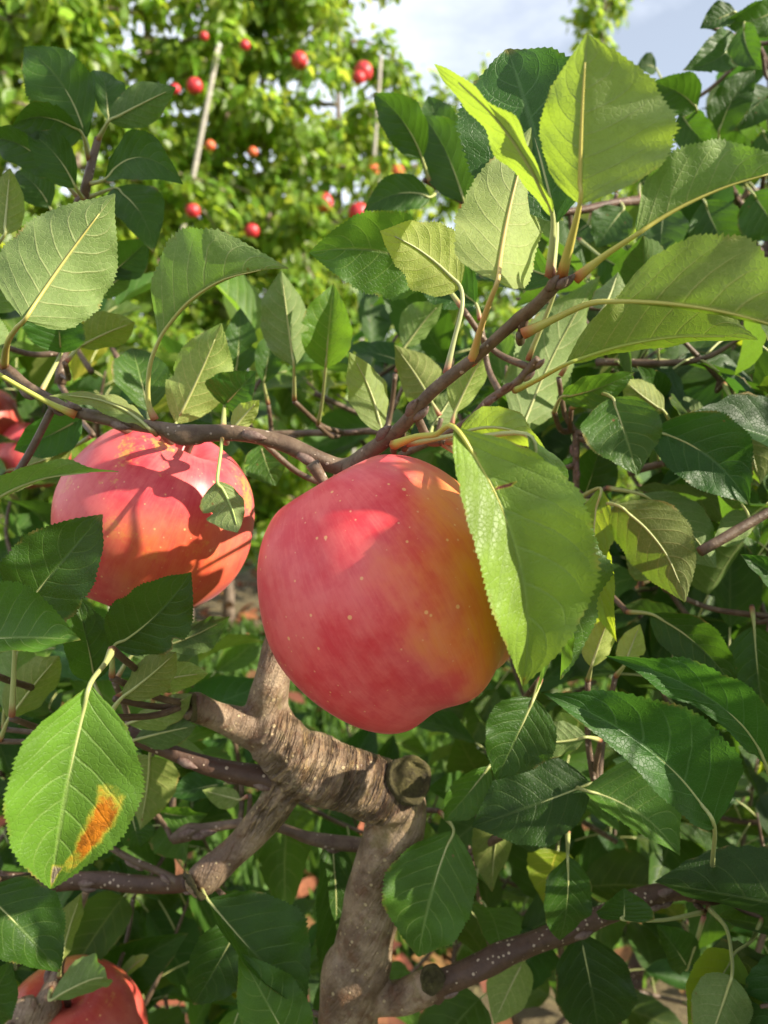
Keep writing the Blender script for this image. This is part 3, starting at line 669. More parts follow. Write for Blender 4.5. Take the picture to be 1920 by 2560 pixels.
# ------------------------------------------------------------------ the near tree: trunk, limb, stubs
ROOT0 = at(870, 2560, .41)
MAIN = Tree('apple_tree', (ROOT0.x, ROOT0.y + .02, 0)); tag(MAIN.root, 'near apple tree with gnarled pruned trunk carrying the two large apples', 'tree', 'nearest apple trees')
def pxt_(rows): return [(at(p[0], p[1], p[2]), p[3] * p[2] / FPX) for p in rows]     # half width in photo px
def pxt(rows): P = pxt_(rows); note(P); return P
tb = MB()
low = [(Vector((ROOT0.x, ROOT0.y + .02, -.05)), .030), (Vector((ROOT0.x, ROOT0.y + .012, .45)), .0155)]
for t3 in (tube(low + pxt([(868, 2600, .41, 74), (905, 2400, .405, 74), (945, 2200, .40, 72), (990, 2060, .395, 74), (1000, 1965, .392, 62)]), 150, 24, .05, 2),
           tube(pxt([(1015, 2000, .392, 70), (930, 1972, .385, 76), (830, 1935, .378, 78), (740, 1895, .374, 76), (690, 1840, .374, 68), (672, 1780, .376, 50)]), 150, 28, .05, 5, (.10, .84, .0062, .30)),
           tube(pxt([(690, 1880, .374, 60), (668, 1790, .376, 54), (680, 1700, .372, 46), (700, 1600, .376, 38), (745, 1480, .382, 30), (800, 1300, .378, 24), (860, 1180, .352, 19), (905, 1140, .322, 16)]), 80, 20, .05, 7),
           tube(pxt([(690, 1850, .374, 52), (610, 1815, .372, 44), (540, 1790, .368, 36), (486, 1768, .362, 38), (470, 1760, .360, 33)]), 50, 20, .06, 8),
           tube(pxt([(720, 1960, .378, 50), (660, 2050, .384, 42), (590, 2125, .386, 38), (520, 2185, .384, 40), (490, 2212, .382, 36), (478, 2222, .380, 22)]), 60, 20, .07, 9, (.5, 1, .007, .10)),
           tube(pxt([(930, 2500, .408, 40), (1010, 2490, .400, 40), (1075, 2465, .394, 42), (1100, 2455, .392, 30)]), 40, 20, .08, 10)):
    tb.add(*t3)
trunk = tb.build('trunk', BARK, ROOT0, MAIN.root)
md = trunk.modifiers.new('weld', 'REMESH'); md.mode = 'VOXEL'; md.voxel_size = .0012; md.use_smooth_shade = True
md = trunk.modifiers.new('soften', 'SMOOTH'); md.factor = .5; md.iterations = 1
# cut face of the big pruned stub, with its callus lip and bark flap
def cut_face(c, nrm, r, name, parent, squash=1.0, seed=1):
    nrm = Vector(nrm).normalized(); X = nrm.cross(Vector((0, 0, 1))).normalized(); Y = nrm.cross(X); rnd = random.Random(seed); mb = MB(); seg = 28
    rings = [(1.08, -.25), (1.05, .0), (.97, .10), (.88, .04), (.80, -.12), (.6, -.16), (.35, -.08), (.12, -.12)]
    ph = [rnd.uniform(0, 6) for _ in range(4)]
    v = []; f = []
    for k, (q, z) in enumerate(rings):
        for j in range(seg):
            a = j / seg * 2 * math.pi; w = 1 + .07 * math.sin(2 * a + ph[0]) + .05 * math.sin(3 * a + ph[1]) + .03 * math.sin(7 * a + ph[2] + k)
            v.append(c + (X * math.cos(a) + Y * math.sin(a) * squash) * (r * q * w) + nrm * (r * z + r * .07 * math.sin(4 * a + k * 1.7) + r * rnd.uniform(-.05, .05)))
    for k in range(len(rings) - 1):
        for j in range(seg): f.append((k * seg + j, k * seg + (j + 1) % seg, (k + 1) * seg + (j + 1) % seg, (k + 1) * seg + j))
    f.append(tuple((len(rings) - 1) * seg + j for j in range(seg)))
    mb.add(v, f); return mb.build(name, SCAR, c, parent)
s1 = cut_face(at(1026, 1948, .378), (.42, -.72, .52), .0098, 'pruning_scar', trunk, 1.12, 3); s1['label'] = 'mossy round scar of a sawn limb'
s2 = cut_face(at(474, 1768, .358), (-.85, -.45, .1), .0062, 'pruning_scar', trunk, 1.0, 4); s2['label'] = 'rough end of the small left stub'
s4 = cut_face(at(482, 2218, .372), (-.75, -.5, -.45), .0066, 'pruning_scar', trunk, 1.0, 9)
s3 = cut_face(at(1082, 2450, .383), (.2, -.9, .3), .0058, 'pruning_scar', trunk, 1.0, 6); s3['label'] = 'knot where the lower branch begins'

# branches and twigs (px, py, depth, radius mm)
add_twig(MAIN, [(-70, 880, .345, 2.1), (12, 920, .338, 2.2), (60, 962, .333, 2.4), (130, 1002, .328, 2.3), (190, 1030, .325, 2.3), (310, 1056, .322, 2.5), (400, 1070, .320, 2.9), (455, 1086, .319, 4.0), (490, 1086, .319, 3.9), (520, 1083, .319, 3.2), (610, 1086, .319, 3.1), (700, 1106, .320, 3.2), (770, 1136, .320, 3.3), (850, 1166, .322, 3.5), (905, 1150, .318, 3.4)], n=120, seg=16, rough=.10, seed=21)
add_twig(MAIN, [(870, 1172, .320, 3.6), (925, 1128, .312, 3.0), (1000, 1070, .30, 2.55), (1080, 980, .288, 2.2), (1180, 900, .275, 2.0), (1270, 820, .262, 1.9), (1300, 795, .258, 2.15), (1345, 758, .250, 1.85), (1392, 708, .243, 2.0), (1408, 690, .240, 1.7)], n=100, seg=16, rough=.08, seed=22)
add_twig(MAIN, [(1000, 1140, .40, 1.9), (1160, 1060, .375, 1.9), (1225, 1000, .365, 1.9), (1290, 958, .355, 1.8), (1325, 920, .35, 2.0), (1345, 897, .346, 1.6)], n=50, seg=12, rough=.10, seed=23)
add_twig(MAIN, [(640, 1085, .50, 1.9), (760, 1083, .50, 2.0), (860, 1082, .49, 2.0), (945, 1080, .48, 2.0), (1000, 1120, .46, 2.2)], n=40, seg=10, rough=.12, seed=24)
add_twig(MAIN, [(320, 1835, .375, 3.6), (400, 1868, .374, 3.6), (480, 1900, .374, 3.8), (560, 1925, .375, 4.5), (690, 1950, .378, 6.0)], 'branch', TWIG_DARK, 50, 16, .06, 25)
add_twig(MAIN, [(430, 2098, .43, 2.6), (470, 2080, .43, 4.2), (505, 2072, .43, 2.7), (590, 2060, .43, 2.5), (640, 2055, .43, 2.4), (720, 2075, .43, 2.6), (800, 2100, .43, 3.6), (1000, 2125, .43, 4)], 'branch', TWIG, 50, 12, .12, 26)
add_twig(MAIN, [(1080, 2462, .394, 8.5), (1110, 2452, .392, 6.4), (1180, 2425, .392, 5.9), (1250, 2392, .392, 5.8), (1340, 2355, .394, 5.4), (1440, 2318, .398, 5.2), (1520, 2282, .402, 5.0), (1600, 2250, .408, 5.3), (1700, 2225, .414, 4.7), (1780, 2230, .418, 5.6), (1850, 2200, .424, 4.5), (1990, 2160, .43, 4.4)], 'branch', TWIG_DARK, 110, 20, .10, 27)
add_twig(MAIN, [(-60, 2200, .45, 5), (100, 2205, .45, 4.9), (250, 2200, .445, 4.6), (330, 2210, .44, 4.5), (420, 2212, .435, 4.4), (475, 2205, .42, 4.2)], 'branch', TWIG_DARK, 60, 14, .06, 28)
add_twig(MAIN, [(270, 2115, .43, 1.6), (330, 2150, .43, 1.8), (400, 2180, .43, 2.0), (455, 2210, .425, 2.6)], n=30, seg=10, rough=.1, seed=29)
add_twig(MAIN, [(20, 2590, .44, 11), (60, 2548, .44, 10.5), (110, 2520, .445, 8), (135, 2460, .45, 5), (150, 2400, .455, 3), (180, 2320, .46, 2.4), (215, 2230, .46, 2)], 'branch', BARK, 60, 18, .10, 30)
add_twig(MAIN, [(1440, 1245, .42, 1.5), (1440, 1160, .42, 1.7), (1440, 1090, .42, 1.9), (1436, 1075, .42, 1.4)], n=30, seg=10, rough=.1, seed=31)
add_twig(MAIN, [(1450, 1350, .44, 1.6), (1446, 1250, .425, 1.6)], n=20, seg=10, seed=32)
add_twig(MAIN, [(1575, 1980, .40, 1.6), (1500, 1965, .385, 2.0), (1440, 1990, .39, 2.2), (1345, 2045, .40, 2.3), (1300, 2065, .41, 2.2), (1200, 2120, .43, 2.4), (1080, 2200, .45, 2.6)], n=40, seg=10, rough=.1, seed=33)
add_twig(MAIN, [(245, 345, .40, 1.8), (232, 400, .40, 2.0), (212, 480, .40, 2.3), (190, 600, .42, 2.6), (170, 760, .43, 2.8), (150, 960, .43, 3.0)], n=50, seg=12, rough=.06, seed=34)

# right hand neighbour tree: dark stem low at the right, boughs reaching in from the right
NR = at(1560, 2640, .80); NEXT = Tree('apple_tree', (NR.x, NR.y, 0)); tag(NEXT.root, 'apple tree with leaves tinted dark for shade crowding the right edge', 'tree', 'nearest apple trees')
v, f, uv = tube([(Vector((NR.x, NR.y, -.05)), .016), (Vector((NR.x - .01, NR.y, .35)), .012)] + [(at(*p[:3]), p[3]) for p in [(1575, 2500, .80, .010), (1585, 2440, .80, .0085), (1600, 2390, .80, .0075), (1640, 2300, .80, .0045), (1690, 2150, .80, .006), (1760, 1850, .80, .006), (1840, 1400, .78, .006), (1900, 900, .76, .006), (1930, 500, .74, .005), (1930, 100, .72, .004), (1935, -150, .70, .003)]], 160, 14, .10, 51)
mb = MB(); mb.add(v, f, uv); mb.build('trunk', TWIG_DARK, NR, NEXT.root)
add_twig(NEXT, [(1390, 905, .62, 1.8), (1500, 908, .62, 2.6), (1620, 912, .63, 3.0), (1720, 900, .65, 3.4), (1900, 885, .70, 4.0)], 'branch', TWIG, 50, 12, .14, 52)
add_twig(NEXT, [(1060, 450, .46, 1.4), (1100, 470, .47, 1.7), (1160, 505, .48, 1.9), (1240, 540, .49, 2.0), (1420, 530, .50, 2.4), (1560, 505, .52, 2.8), (1700, 495, .58, 3.4), (1900, 480, .70, 4)], 'branch', TWIG_DARK, 60, 12, .10, 53)
add_twig(NEXT, [(1690, 270, .50, 1.3), (1745, 330, .52, 1.6), (1800, 420, .56, 2.2), (1870, 560, .64, 2.8), (1915, 700, .74, 3.2)], 'twig', TWIG_DARK, 40, 10, .08, 54)
add_twig(NEXT, [(1760, 60, .50, 1.2), (1835, 90, .52, 1.5), (1890, 110, .56, 2), (1935, 200, .70, 2.6)], 'twig', TWIG_DARK, 30, 10, .08, 55)

LEAVES = []
def l(b, t, w, a=None, tree=None, m=None, **k): LEAVES.append((dict(b=b, t=t, w=w, a=a, **k), tree or MAIN, m or LEAF))
Y_ = LEAF_YOUNG
# ---- shoot tip at upper right
l((1449, 512, .222), (1468, 84, .206), 330, (1404, 690, .240), m=Y_, side='d', roll=-2, fl=-40, fr=-16, cl=6, cr=24, bn=.02, bs=-.01, wl=.78, wr=1.30, tw=14, pr=.0012, pt=(1.3, 1.05, .6), wave=.03, tone='one', label='pale translucent upright leaf with flared right half')
l((1384, 545, .232), (1085, 160, .222), 250, (1372, 690, .240), m=Y_, side='d', blunt=True, roll=-44, fl=-10, fr=36, bn=.02, bs=.13, curl=0, wl=.7, wr=.7, tone='one', label='narrow yellow green leaf seen nearly edge on')
l((1392, 560, .262), (1268, 122, .275), 400, (1378, 690, .246), tone='blue', roll=10, fl=10, fr=18, bn=.05, wl=.9, wr=1.0, label='broad dark blue green leaf behind the pale ones')
l((1243, 704, .238), (1328, 318, .262), 255, [(1180, 905, .276), (1196, 840, .262), (1222, 760, .246)], m=Y_, side='d', roll=16, fl=-14, fr=-34, bn=-.06, tone='pale', wl=1.0, wr=1.2, pr=.0013, pt=(1.5, 1.0, .9), label='pale leaf with its right half shining in the sun')
l((1591, 585, .230), (1990, 420, .222), 262, [(1438, 698, .242), (1510, 640, .236)], side='d', tone='pale', roll=22, fl=0, fr=-115, bn=-.03, bs=-.05, wl=1.05, pr=.0012, pt=(1.3, 1.1, .6))
l((1539, 753, .235), (2040, 850, .215), 350, [(1308, 834, .254), (1390, 795, .248), (1470, 760, .240)], side='d', tone='olive', roll=14, fl=-8, fr=-110, bn=-.02, bs=-.045, wl=1.0, pr=.0013, pt=(1.2, 1.05, .6))
l((1411, 912, .29), (1895, 850, .275), 270, [(1288, 976, .356), (1340, 952, .32)], side='d', tone='olive', roll=20, fl=0, fr=-60, bn=-.03, bs=-.055, wr=.7, pr=.0011, pt=(1.0, 1.1, .5))
l((1300, 1088, .40), (1500, 690, .41), 190, (1290, 1160, .41), side='d', tone='pale', roll=25, fl=-6, fr=-16, bn=-.05)
l((1510, 770, .39), (1545, 680, .40), 110, (1400, 940, .40), side='d', tone='pale', roll=-20)
l((952, 1078, .36), (873, 880, .352), 120, (940, 1105, .345), m=Y_, side='d', roll=30, fl=-10, fr=-16, bn=-.08, bs=.12, label='small bright yellow green leaf above the fork')
l((1150, 720, .285), (950, 578, .275), 175, [(1115, 935, .285), (1135, 850, .283), (1155, 770, .282)], m=Y_, side='d', roll=48, fl=-35, fr=40, bn=-.02, bs=.12, tone='light', pt=(1, 1, 1.3), label='twisted leaf with bright lit upper edge')
l((1095, 690, .36), (772, 632, .35), 215, (1155, 770, .35), tone='mid', roll=-12, fl=8, fr=14, bs=.12, bn=.04)
l((1190, 760, .37), (1060, 650, .38), 150, (1200, 800, .37), tone='blue')
l((1395, 700, .33), (1190, 620, .36), 150, (1320, 900, .35), tone='dark')
# ---- left side around the thin twig
l((61, 800, .275), (288, 484, .285), 285, [(10, 915, .336), (18, 860, .315), (40, 822, .29)], side='d', tone='pale', roll=8, fl=-40, fr=-14, bn=-.05, wl=1.15, wr=1.0, pr=.0013, pt=(1.2, 1.0, .7), label='broad pale underside leaf with golden midrib')
l((396, 855, .308), (722, 672, .286), 300, [(388, 1050, .320), (371, 1005, .318), (374, 920, .312)], side='d', tone='pale', roll=12, fl=-6, fr=-118, bn=-.04, bs=-.13, cl=-18, wl=1.02, wr=.7, pr=.0012, pt=(1.1, 1.0, .8), label='large curled leaf with silvery underside')
l((-40, 900, .31), (-140, 700, .31), 180, [(190, 1038, .322), (115, 1003, .318), (0, 937, .313)], side='d', pr=.0012, pt=(1.25, 1.2, .6))
l((372, 1072, .316), (122, 990, .312), 105, (392, 1086, .320), m=Y_, side='d', tone='mid', roll=30, fl=-6, fr=-30, bs=.17, wl=.55, wr=.9)
l((440, 1060, .36), (554, 808, .352), 165, (436, 1085, .34), side='d', tone='light', roll=-14, fl=-16, fr=-22, bn=-.05)
l((370, 1030, .38), (330, 870, .39), 150, (375, 1060, .36), tone='mid', roll=10)
l((153, 883, .38), (150, 745, .37), 160, (100, 985, .36), tone='blue', roll=-10, fl=30, fr=30, bn=.1)
l((197, 868, .40), (338, 806, .39), 110, (165, 905, .39), tone='olive', roll=25, side='d')
l((561, 1014, .36), (640, 928, .35), 110, (558, 1072, .33), tone='blue', roll=0, fl=25, fr=25, wl=1.4)
l((582, 1074, .325), (648, 1000, .32), 62, (575, 1082, .320), m=Y_, side='d', tone='pale', roll=12, wave=.03)
l((-70, 1300, .295), (298, 1180, .285), 150, (-120, 1340, .31), side='d', tone='mid', roll=40, fl=20, fr=-60, bs=-.12, bn=-.02, wl=.95, label='long leaf reaching in front of the left apple')
l((205, 1045, .40), (35, 1125, .395), 120, (220, 1030, .37), tone='blue', roll=-15)
l((180, 1120, .41), (42, 1172, .40), 75, (230, 1090, .40), tone='olive', roll=20, side='d')
l((543, 1203, .308), (594, 1332, .304), 108, [(556, 1090, .318), (552, 1130, .312)], side='d', tone='pale', roll=-10, fl=-10, fr=-16, bn=-.10, bs=-.08, curl=.03, wl=.75, wr=1.25, pr=.0006, pt=(.9, 1.1, .8), label='small pale leaf hanging over the left apple')
l((650, 1110, .40), (690, 1215, .395), 120, (640, 1090, .36), tone='mid', roll=10, fl=10, fr=10)
l((735, 918, .42), (703, 676, .41), 140, (736, 1000, .44), side='d', tone='pale', roll=4, fl=-30, fr=-44, bn=-.02, wl=1.1, wr=1.2)
l((814, 920, .42), (834, 708, .41), 140, [(795, 1060, .46), (806, 1000, .44)], tone='light', roll=-4, fl=34, fr=38, bn=.05, wl=1.1, wr=1.15)
l((1080, 1005, .40), (985, 862, .41), 130, (1100, 1040, .40), tone='olive', side='d', roll=-15)
l((1135, 1035, .38), (1222, 868, .37), 110, (1130, 1060, .38), tone='light', roll=12, side='d', fl=-20)
l((1010, 872, .46), (1108, 752, .45), 110, (990, 930, .46), tone='mid', side='d', roll=20)
l((1080, 1070, .40), (1150, 960, .41), 85, (1075, 1100, .39), tone='pale', side='d')
l((1020, 910, .52), (860, 870, .52), 70, (1010, 960, .5), tone='blue', roll=40)
# ---- hero leaf over the large apple
l((1133, 1066, .224), (1306, 1716, .229), 384, [(985, 1112, .296), (1040, 1092, .270), (1090, 1086, .245)], m=LEAF_HERO, blunt=True, roll=6, fl=6, fr=54, cl=4, cr=-6, bn=.03, bs=-.11, wl=1.02, wr=.70, pr=.0013, pt=(1.2, 1.1, .5), wave=.016, nl=90, label='large folded leaf draped over the apple with a brown scar')
l((1318, 1085, .252), (1338, 1735, .258), 440, (1120, 1105, .290), roll=-78, fl=6, fr=6, bn=.03, tone='mid')  # extra leaf hidden behind the hero leaf, added to shade the apple
l((1330, 1250, .272), (1400, 1700, .285), 330, (1110, 1110, .292), roll=-70, tone='mid')  # second hidden leaf, added to shade the apple's lower right
l((1148, 1084, .280), (1368, 1130, .262), 150, (1020, 1110, .30), m=Y_, side='d', roll=38, fl=-10, fr=-20, bs=-.12, tone='mid', wl=.8)
# ---- lower left cluster
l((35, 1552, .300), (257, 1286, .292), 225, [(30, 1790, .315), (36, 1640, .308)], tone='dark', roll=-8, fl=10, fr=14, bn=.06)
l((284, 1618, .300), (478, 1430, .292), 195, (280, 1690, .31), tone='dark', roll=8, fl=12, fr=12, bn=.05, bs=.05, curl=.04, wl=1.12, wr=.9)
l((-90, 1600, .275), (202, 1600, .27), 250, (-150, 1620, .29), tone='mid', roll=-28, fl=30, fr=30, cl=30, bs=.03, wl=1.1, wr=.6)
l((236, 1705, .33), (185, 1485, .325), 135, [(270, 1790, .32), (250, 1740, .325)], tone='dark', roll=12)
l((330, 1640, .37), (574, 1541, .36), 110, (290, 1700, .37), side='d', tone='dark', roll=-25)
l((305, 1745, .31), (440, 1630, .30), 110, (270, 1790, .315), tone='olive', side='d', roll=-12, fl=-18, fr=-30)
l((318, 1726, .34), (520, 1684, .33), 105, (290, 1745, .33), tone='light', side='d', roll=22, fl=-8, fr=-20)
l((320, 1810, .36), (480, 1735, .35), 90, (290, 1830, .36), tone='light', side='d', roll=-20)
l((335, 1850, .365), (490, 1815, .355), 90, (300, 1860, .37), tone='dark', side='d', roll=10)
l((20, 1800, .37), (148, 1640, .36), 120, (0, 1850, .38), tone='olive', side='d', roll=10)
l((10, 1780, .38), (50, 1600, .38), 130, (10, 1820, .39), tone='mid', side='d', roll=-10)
l((226, 1710, .238), (128, 2222, .236), 335, [(280, 1625, .285), (262, 1660, .265)], m=LEAF_SPOT, roll=-4, fl=20, fr=32, cl=0, cr=4, bn=.05, bs=.02, wl=1.05, wr=.98, pr=.0011, wave=.012, nl=90, label='large green leaf with an orange blotch and a grey tip')
# ---- lower middle
l((375, 1890, .40), (350, 2075, .41), 150, (380, 1860, .39), tone='olive', side='d', roll=14)
l((560, 1960, .46), (420, 1990, .45), 95, (600, 1950, .45), tone='blue', roll=20)
l((600, 2000, .44), (505, 1975, .44), 60, (620, 1990, .44), tone='light', side='d', roll=10)
l((400, 2030, .44), (520, 2035, .44), 75, (380, 2020, .43), tone='mid', roll=35)
l((330, 2040, .42), (350, 2120, .42), 95, (320, 2020, .42), tone='dark')
l((518, 2247, .37), (765, 2520, .37), 255, (500, 2215, .38), tone='dark', roll=-8, fl=12, fr=58, bn=.04, bs=.02, wl=1.15, wr=.5)
l((605, 2300, .40), (484, 2512, .40), 165, (560, 2240, .39), tone='black', roll=-6, fl=8, fr=20)
l((740, 2640, .36), (596, 2380, .36), 175, (760, 2700, .37), tone='mid', roll=4, fl=10, fr=10)
l((828, 2103, .43), (812, 2540, .43), 130, (800, 2110, .43), tone='dark', roll=-14, fl=12, fr=24, bs=-.03)
l((815, 2108, .44), (860, 2230, .44), 70, (800, 2105, .43), tone='mid', roll=20)
l((-40, 2230, .36), (150, 2430, .36), 210, (-80, 2200, .38), tone='dark', roll=-10)
l((150, 2415, .43), (204, 2232, .43), 70, (148, 2440, .445), tone='olive', side='d', roll=25)
l((-60, 2560, .38), (30, 2400, .37), 140, (-90, 2600, .39), tone='dark', roll=10)
l((125, 2500, .43), (268, 2448, .415), 115, (128, 2470, .445), tone='mid', side='d', roll=18, fr=-40, bn=-.15)
l((297, 2448, .50), (371, 2388, .49), 42, (280, 2470, .50), m=Y_, side='d', tone='one', roll=20)
l((600, 2520, .42), (560, 2630, .42), 100, (610, 2480, .42), tone='mid')
l((840, 2420, .46), (800, 2580, .46), 80, (830, 2380, .46), tone='dark')
# ---- lower right
l((1134, 2074, .385), (1046, 2392, .378), 240, (1100, 2030, .40), tone='mid', roll=-6, fl=16, fr=10, bn=.04, bs=.04, wl=.95, wr=1.0, label='pointed green leaf hanging beside the trunk')
l((1478, 1958, .37), (1180, 2066, .37), 215, (1500, 1962, .385), tone='black', roll=14, fl=10, fr=14, bs=-.03)
l((1225, 1915, .38), (1110, 2052, .38), 110, (1260, 1880, .39), tone='mid', roll=-10)
l((1787, 2068, .272), (1359, 1734, .262), 305, [(1778, 2235, .41), (1782, 2150, .34)], tone='blue', roll=-14, fl=52, fr=10, bn=.05, bs=.10, curl=.04, wl=.55, wr=1.05, pr=.0013, label='large blue green leaf arching below the apple')
l((1915, 1915, .29), (1512, 1640, .28), 200, (1950, 2000, .32), tone='blue', roll=-24, fl=70, fr=8, bs=.15, bn=.04, wl=.55, wr=.95)
l((1335, 1745, .345), (1240, 1950, .34), 190, (1350, 1700, .36), tone='dark', roll=-6)
l((1468, 1842, .36), (1322, 1852, .355), 100, (1500, 1850, .37), side='d', tone='pale', roll=-24, fl=-14, fr=-20, bs=-.08)
l((1625, 1535, .37), (1842, 1735, .36), 130, (1570, 1530, .39), tone='dark', roll=12, bs=-.10)
l((1885, 1565, .38), (1918, 1830, .38), 175, (1880, 1520, .39), tone='dark', roll=14)
l((1500, 1220, .36), (1542, 1605, .35), 100, [(1440, 1250, .42)], tone='light', roll=18, fl=8, fr=30, bs=.06, m=Y_)
l((1478, 1668, .355), (1530, 1528, .35), 92, (1470, 1700, .37), tone='light', side='d', roll=14, m=Y_)
l((1560, 1665, .37), (1600, 1560, .37), 75, (1540, 1690, .38), tone='light', m=Y_, side='d')
l((1538, 1262, .345), (1712, 1506, .335), 190, (1450, 1250, .41), tone='olive', side='d', roll=8, fl=-8, fr=-20, bs=-.10, label='leaf with yellow green lit midrib right of the hero leaf')
l((1600, 1235, .37), (1790, 1420, .36), 165, (1520, 1220, .40), tone='mid', side='d', roll=-6, bs=-.08)
l((1915, 1262, .37), (1786, 1364, .36), 80, (1960, 1230, .38), side='d', tone='pale', roll=-10)
l((1960, 1460, .35), (1850, 1385, .34), 85, (2000, 1500, .36), tone='blue', roll=10)
l((1650, 1440, .40), (1575, 1365, .40), 105, (1660, 1470, .41), side='d', tone='pale', roll=14)
l((1530, 993, .355), (1594, 1188, .345), 190, [(1430, 1020, .40), (1490, 985, .37)], tone='mid', roll=-10, fl=14, fr=10, bn=.06, wl=1.0, wr=1.05, curl=.03, label='dark pointed leaf with its tip straight down')
l((1402, 995, .37), (1586, 930, .36), 105, [(1385, 1030, .40)], tone='mid', roll=28)
l((1625, 1075, .36), (1872, 1262, .35), 215, (1560, 1040, .40), tone='blue', roll=6, fl=8, fr=34, bs=-.12, wl=1.1, wr=.8, label='dark bluish leaf with light green folded side')
l((1660, 1030, .39), (1560, 950, .385), 110, (1690, 1080, .40), tone='olive', side='d', roll=20)
l((1840, 1020, .40), (1900, 1210, .39), 150, (1810, 960, .44), tone='olive', side='d', roll=16)
l((1765, 1065, .44), (1670, 1010, .44), 90, (1790, 1090, .45), tone='pale', side='d')
l((1455, 1255, .44), (1505, 1095, .43), 130, (1445, 1300, .44), tone='dark', roll=20)
l((1260, 2010, .42), (1230, 2230, .42), 130, (1300, 2065, .41), tone='olive', side='d', roll=-24)
l((1420, 2140, .36), (1400, 2350, .37), 130, (1420, 2080, .39), tone='dark', roll=-22, fl=6, fr=14, bn=.08)
l((1460, 1975, .36), (1700, 2140, .35), 235, (1420, 1960, .385), tone='mid', roll=-6, fl=10, fr=50, bs=-.10, wl=1.1, wr=.6, label='round toothed leaf with its lower edge folded up')
l((1560, 2300, .36), (1560, 2220, .36), 145, [(1760, 2280, .41), (1660, 2300, .38)], tone='dark', roll=10, wl=1.1)
l((1450, 2330, .41), (1500, 2600, .41), 215, (1440, 2310, .40), tone='black', roll=-6)
l((1830, 2440, .34), (1760, 2640, .34), 160, [(1770, 2270, .41), (1815, 2320, .375), (1830, 2400, .35)], tone='mid', roll=8, side='d', label='leaf on a long curved stalk at lower right')
l((1840, 2380, .37), (1720, 2560, .36), 190, [(1905, 2300, .40), (1880, 2350, .38)], tone='light', roll=-14, m=Y_)
l((1720, 2420, .43), (1640, 2310, .43), 120, (1760, 2290, .42), tone='dark', roll=14)
l((1310, 2400, .44), (1235, 2560, .43), 120, (1340, 2360, .40), side='d', tone='light', roll=-14)
# ---- top left dark shoot
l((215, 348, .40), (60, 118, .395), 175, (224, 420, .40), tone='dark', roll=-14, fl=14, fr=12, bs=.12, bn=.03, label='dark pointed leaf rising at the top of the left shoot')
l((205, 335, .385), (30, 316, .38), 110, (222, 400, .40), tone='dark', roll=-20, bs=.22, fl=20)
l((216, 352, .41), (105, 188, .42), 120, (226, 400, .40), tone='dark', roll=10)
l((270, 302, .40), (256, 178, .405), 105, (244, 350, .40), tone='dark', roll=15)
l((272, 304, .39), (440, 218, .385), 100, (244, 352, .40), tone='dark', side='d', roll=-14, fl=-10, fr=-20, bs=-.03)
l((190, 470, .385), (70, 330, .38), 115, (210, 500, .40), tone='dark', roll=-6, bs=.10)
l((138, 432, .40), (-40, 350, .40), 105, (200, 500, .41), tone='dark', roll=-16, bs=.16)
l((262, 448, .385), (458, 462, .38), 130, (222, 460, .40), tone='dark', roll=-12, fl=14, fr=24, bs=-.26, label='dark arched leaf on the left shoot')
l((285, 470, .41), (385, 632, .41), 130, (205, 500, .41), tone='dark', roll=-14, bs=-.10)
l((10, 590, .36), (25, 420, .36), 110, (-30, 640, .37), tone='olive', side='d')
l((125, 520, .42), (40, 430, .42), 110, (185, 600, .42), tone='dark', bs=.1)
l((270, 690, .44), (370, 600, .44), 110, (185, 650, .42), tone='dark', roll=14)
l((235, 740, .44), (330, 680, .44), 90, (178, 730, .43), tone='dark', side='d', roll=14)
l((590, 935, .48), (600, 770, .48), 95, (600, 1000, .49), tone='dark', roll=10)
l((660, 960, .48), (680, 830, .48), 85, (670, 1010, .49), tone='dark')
l((-30, 780, .40), (20, 680, .40), 110, (-60, 830, .40), tone='mid', side='d')
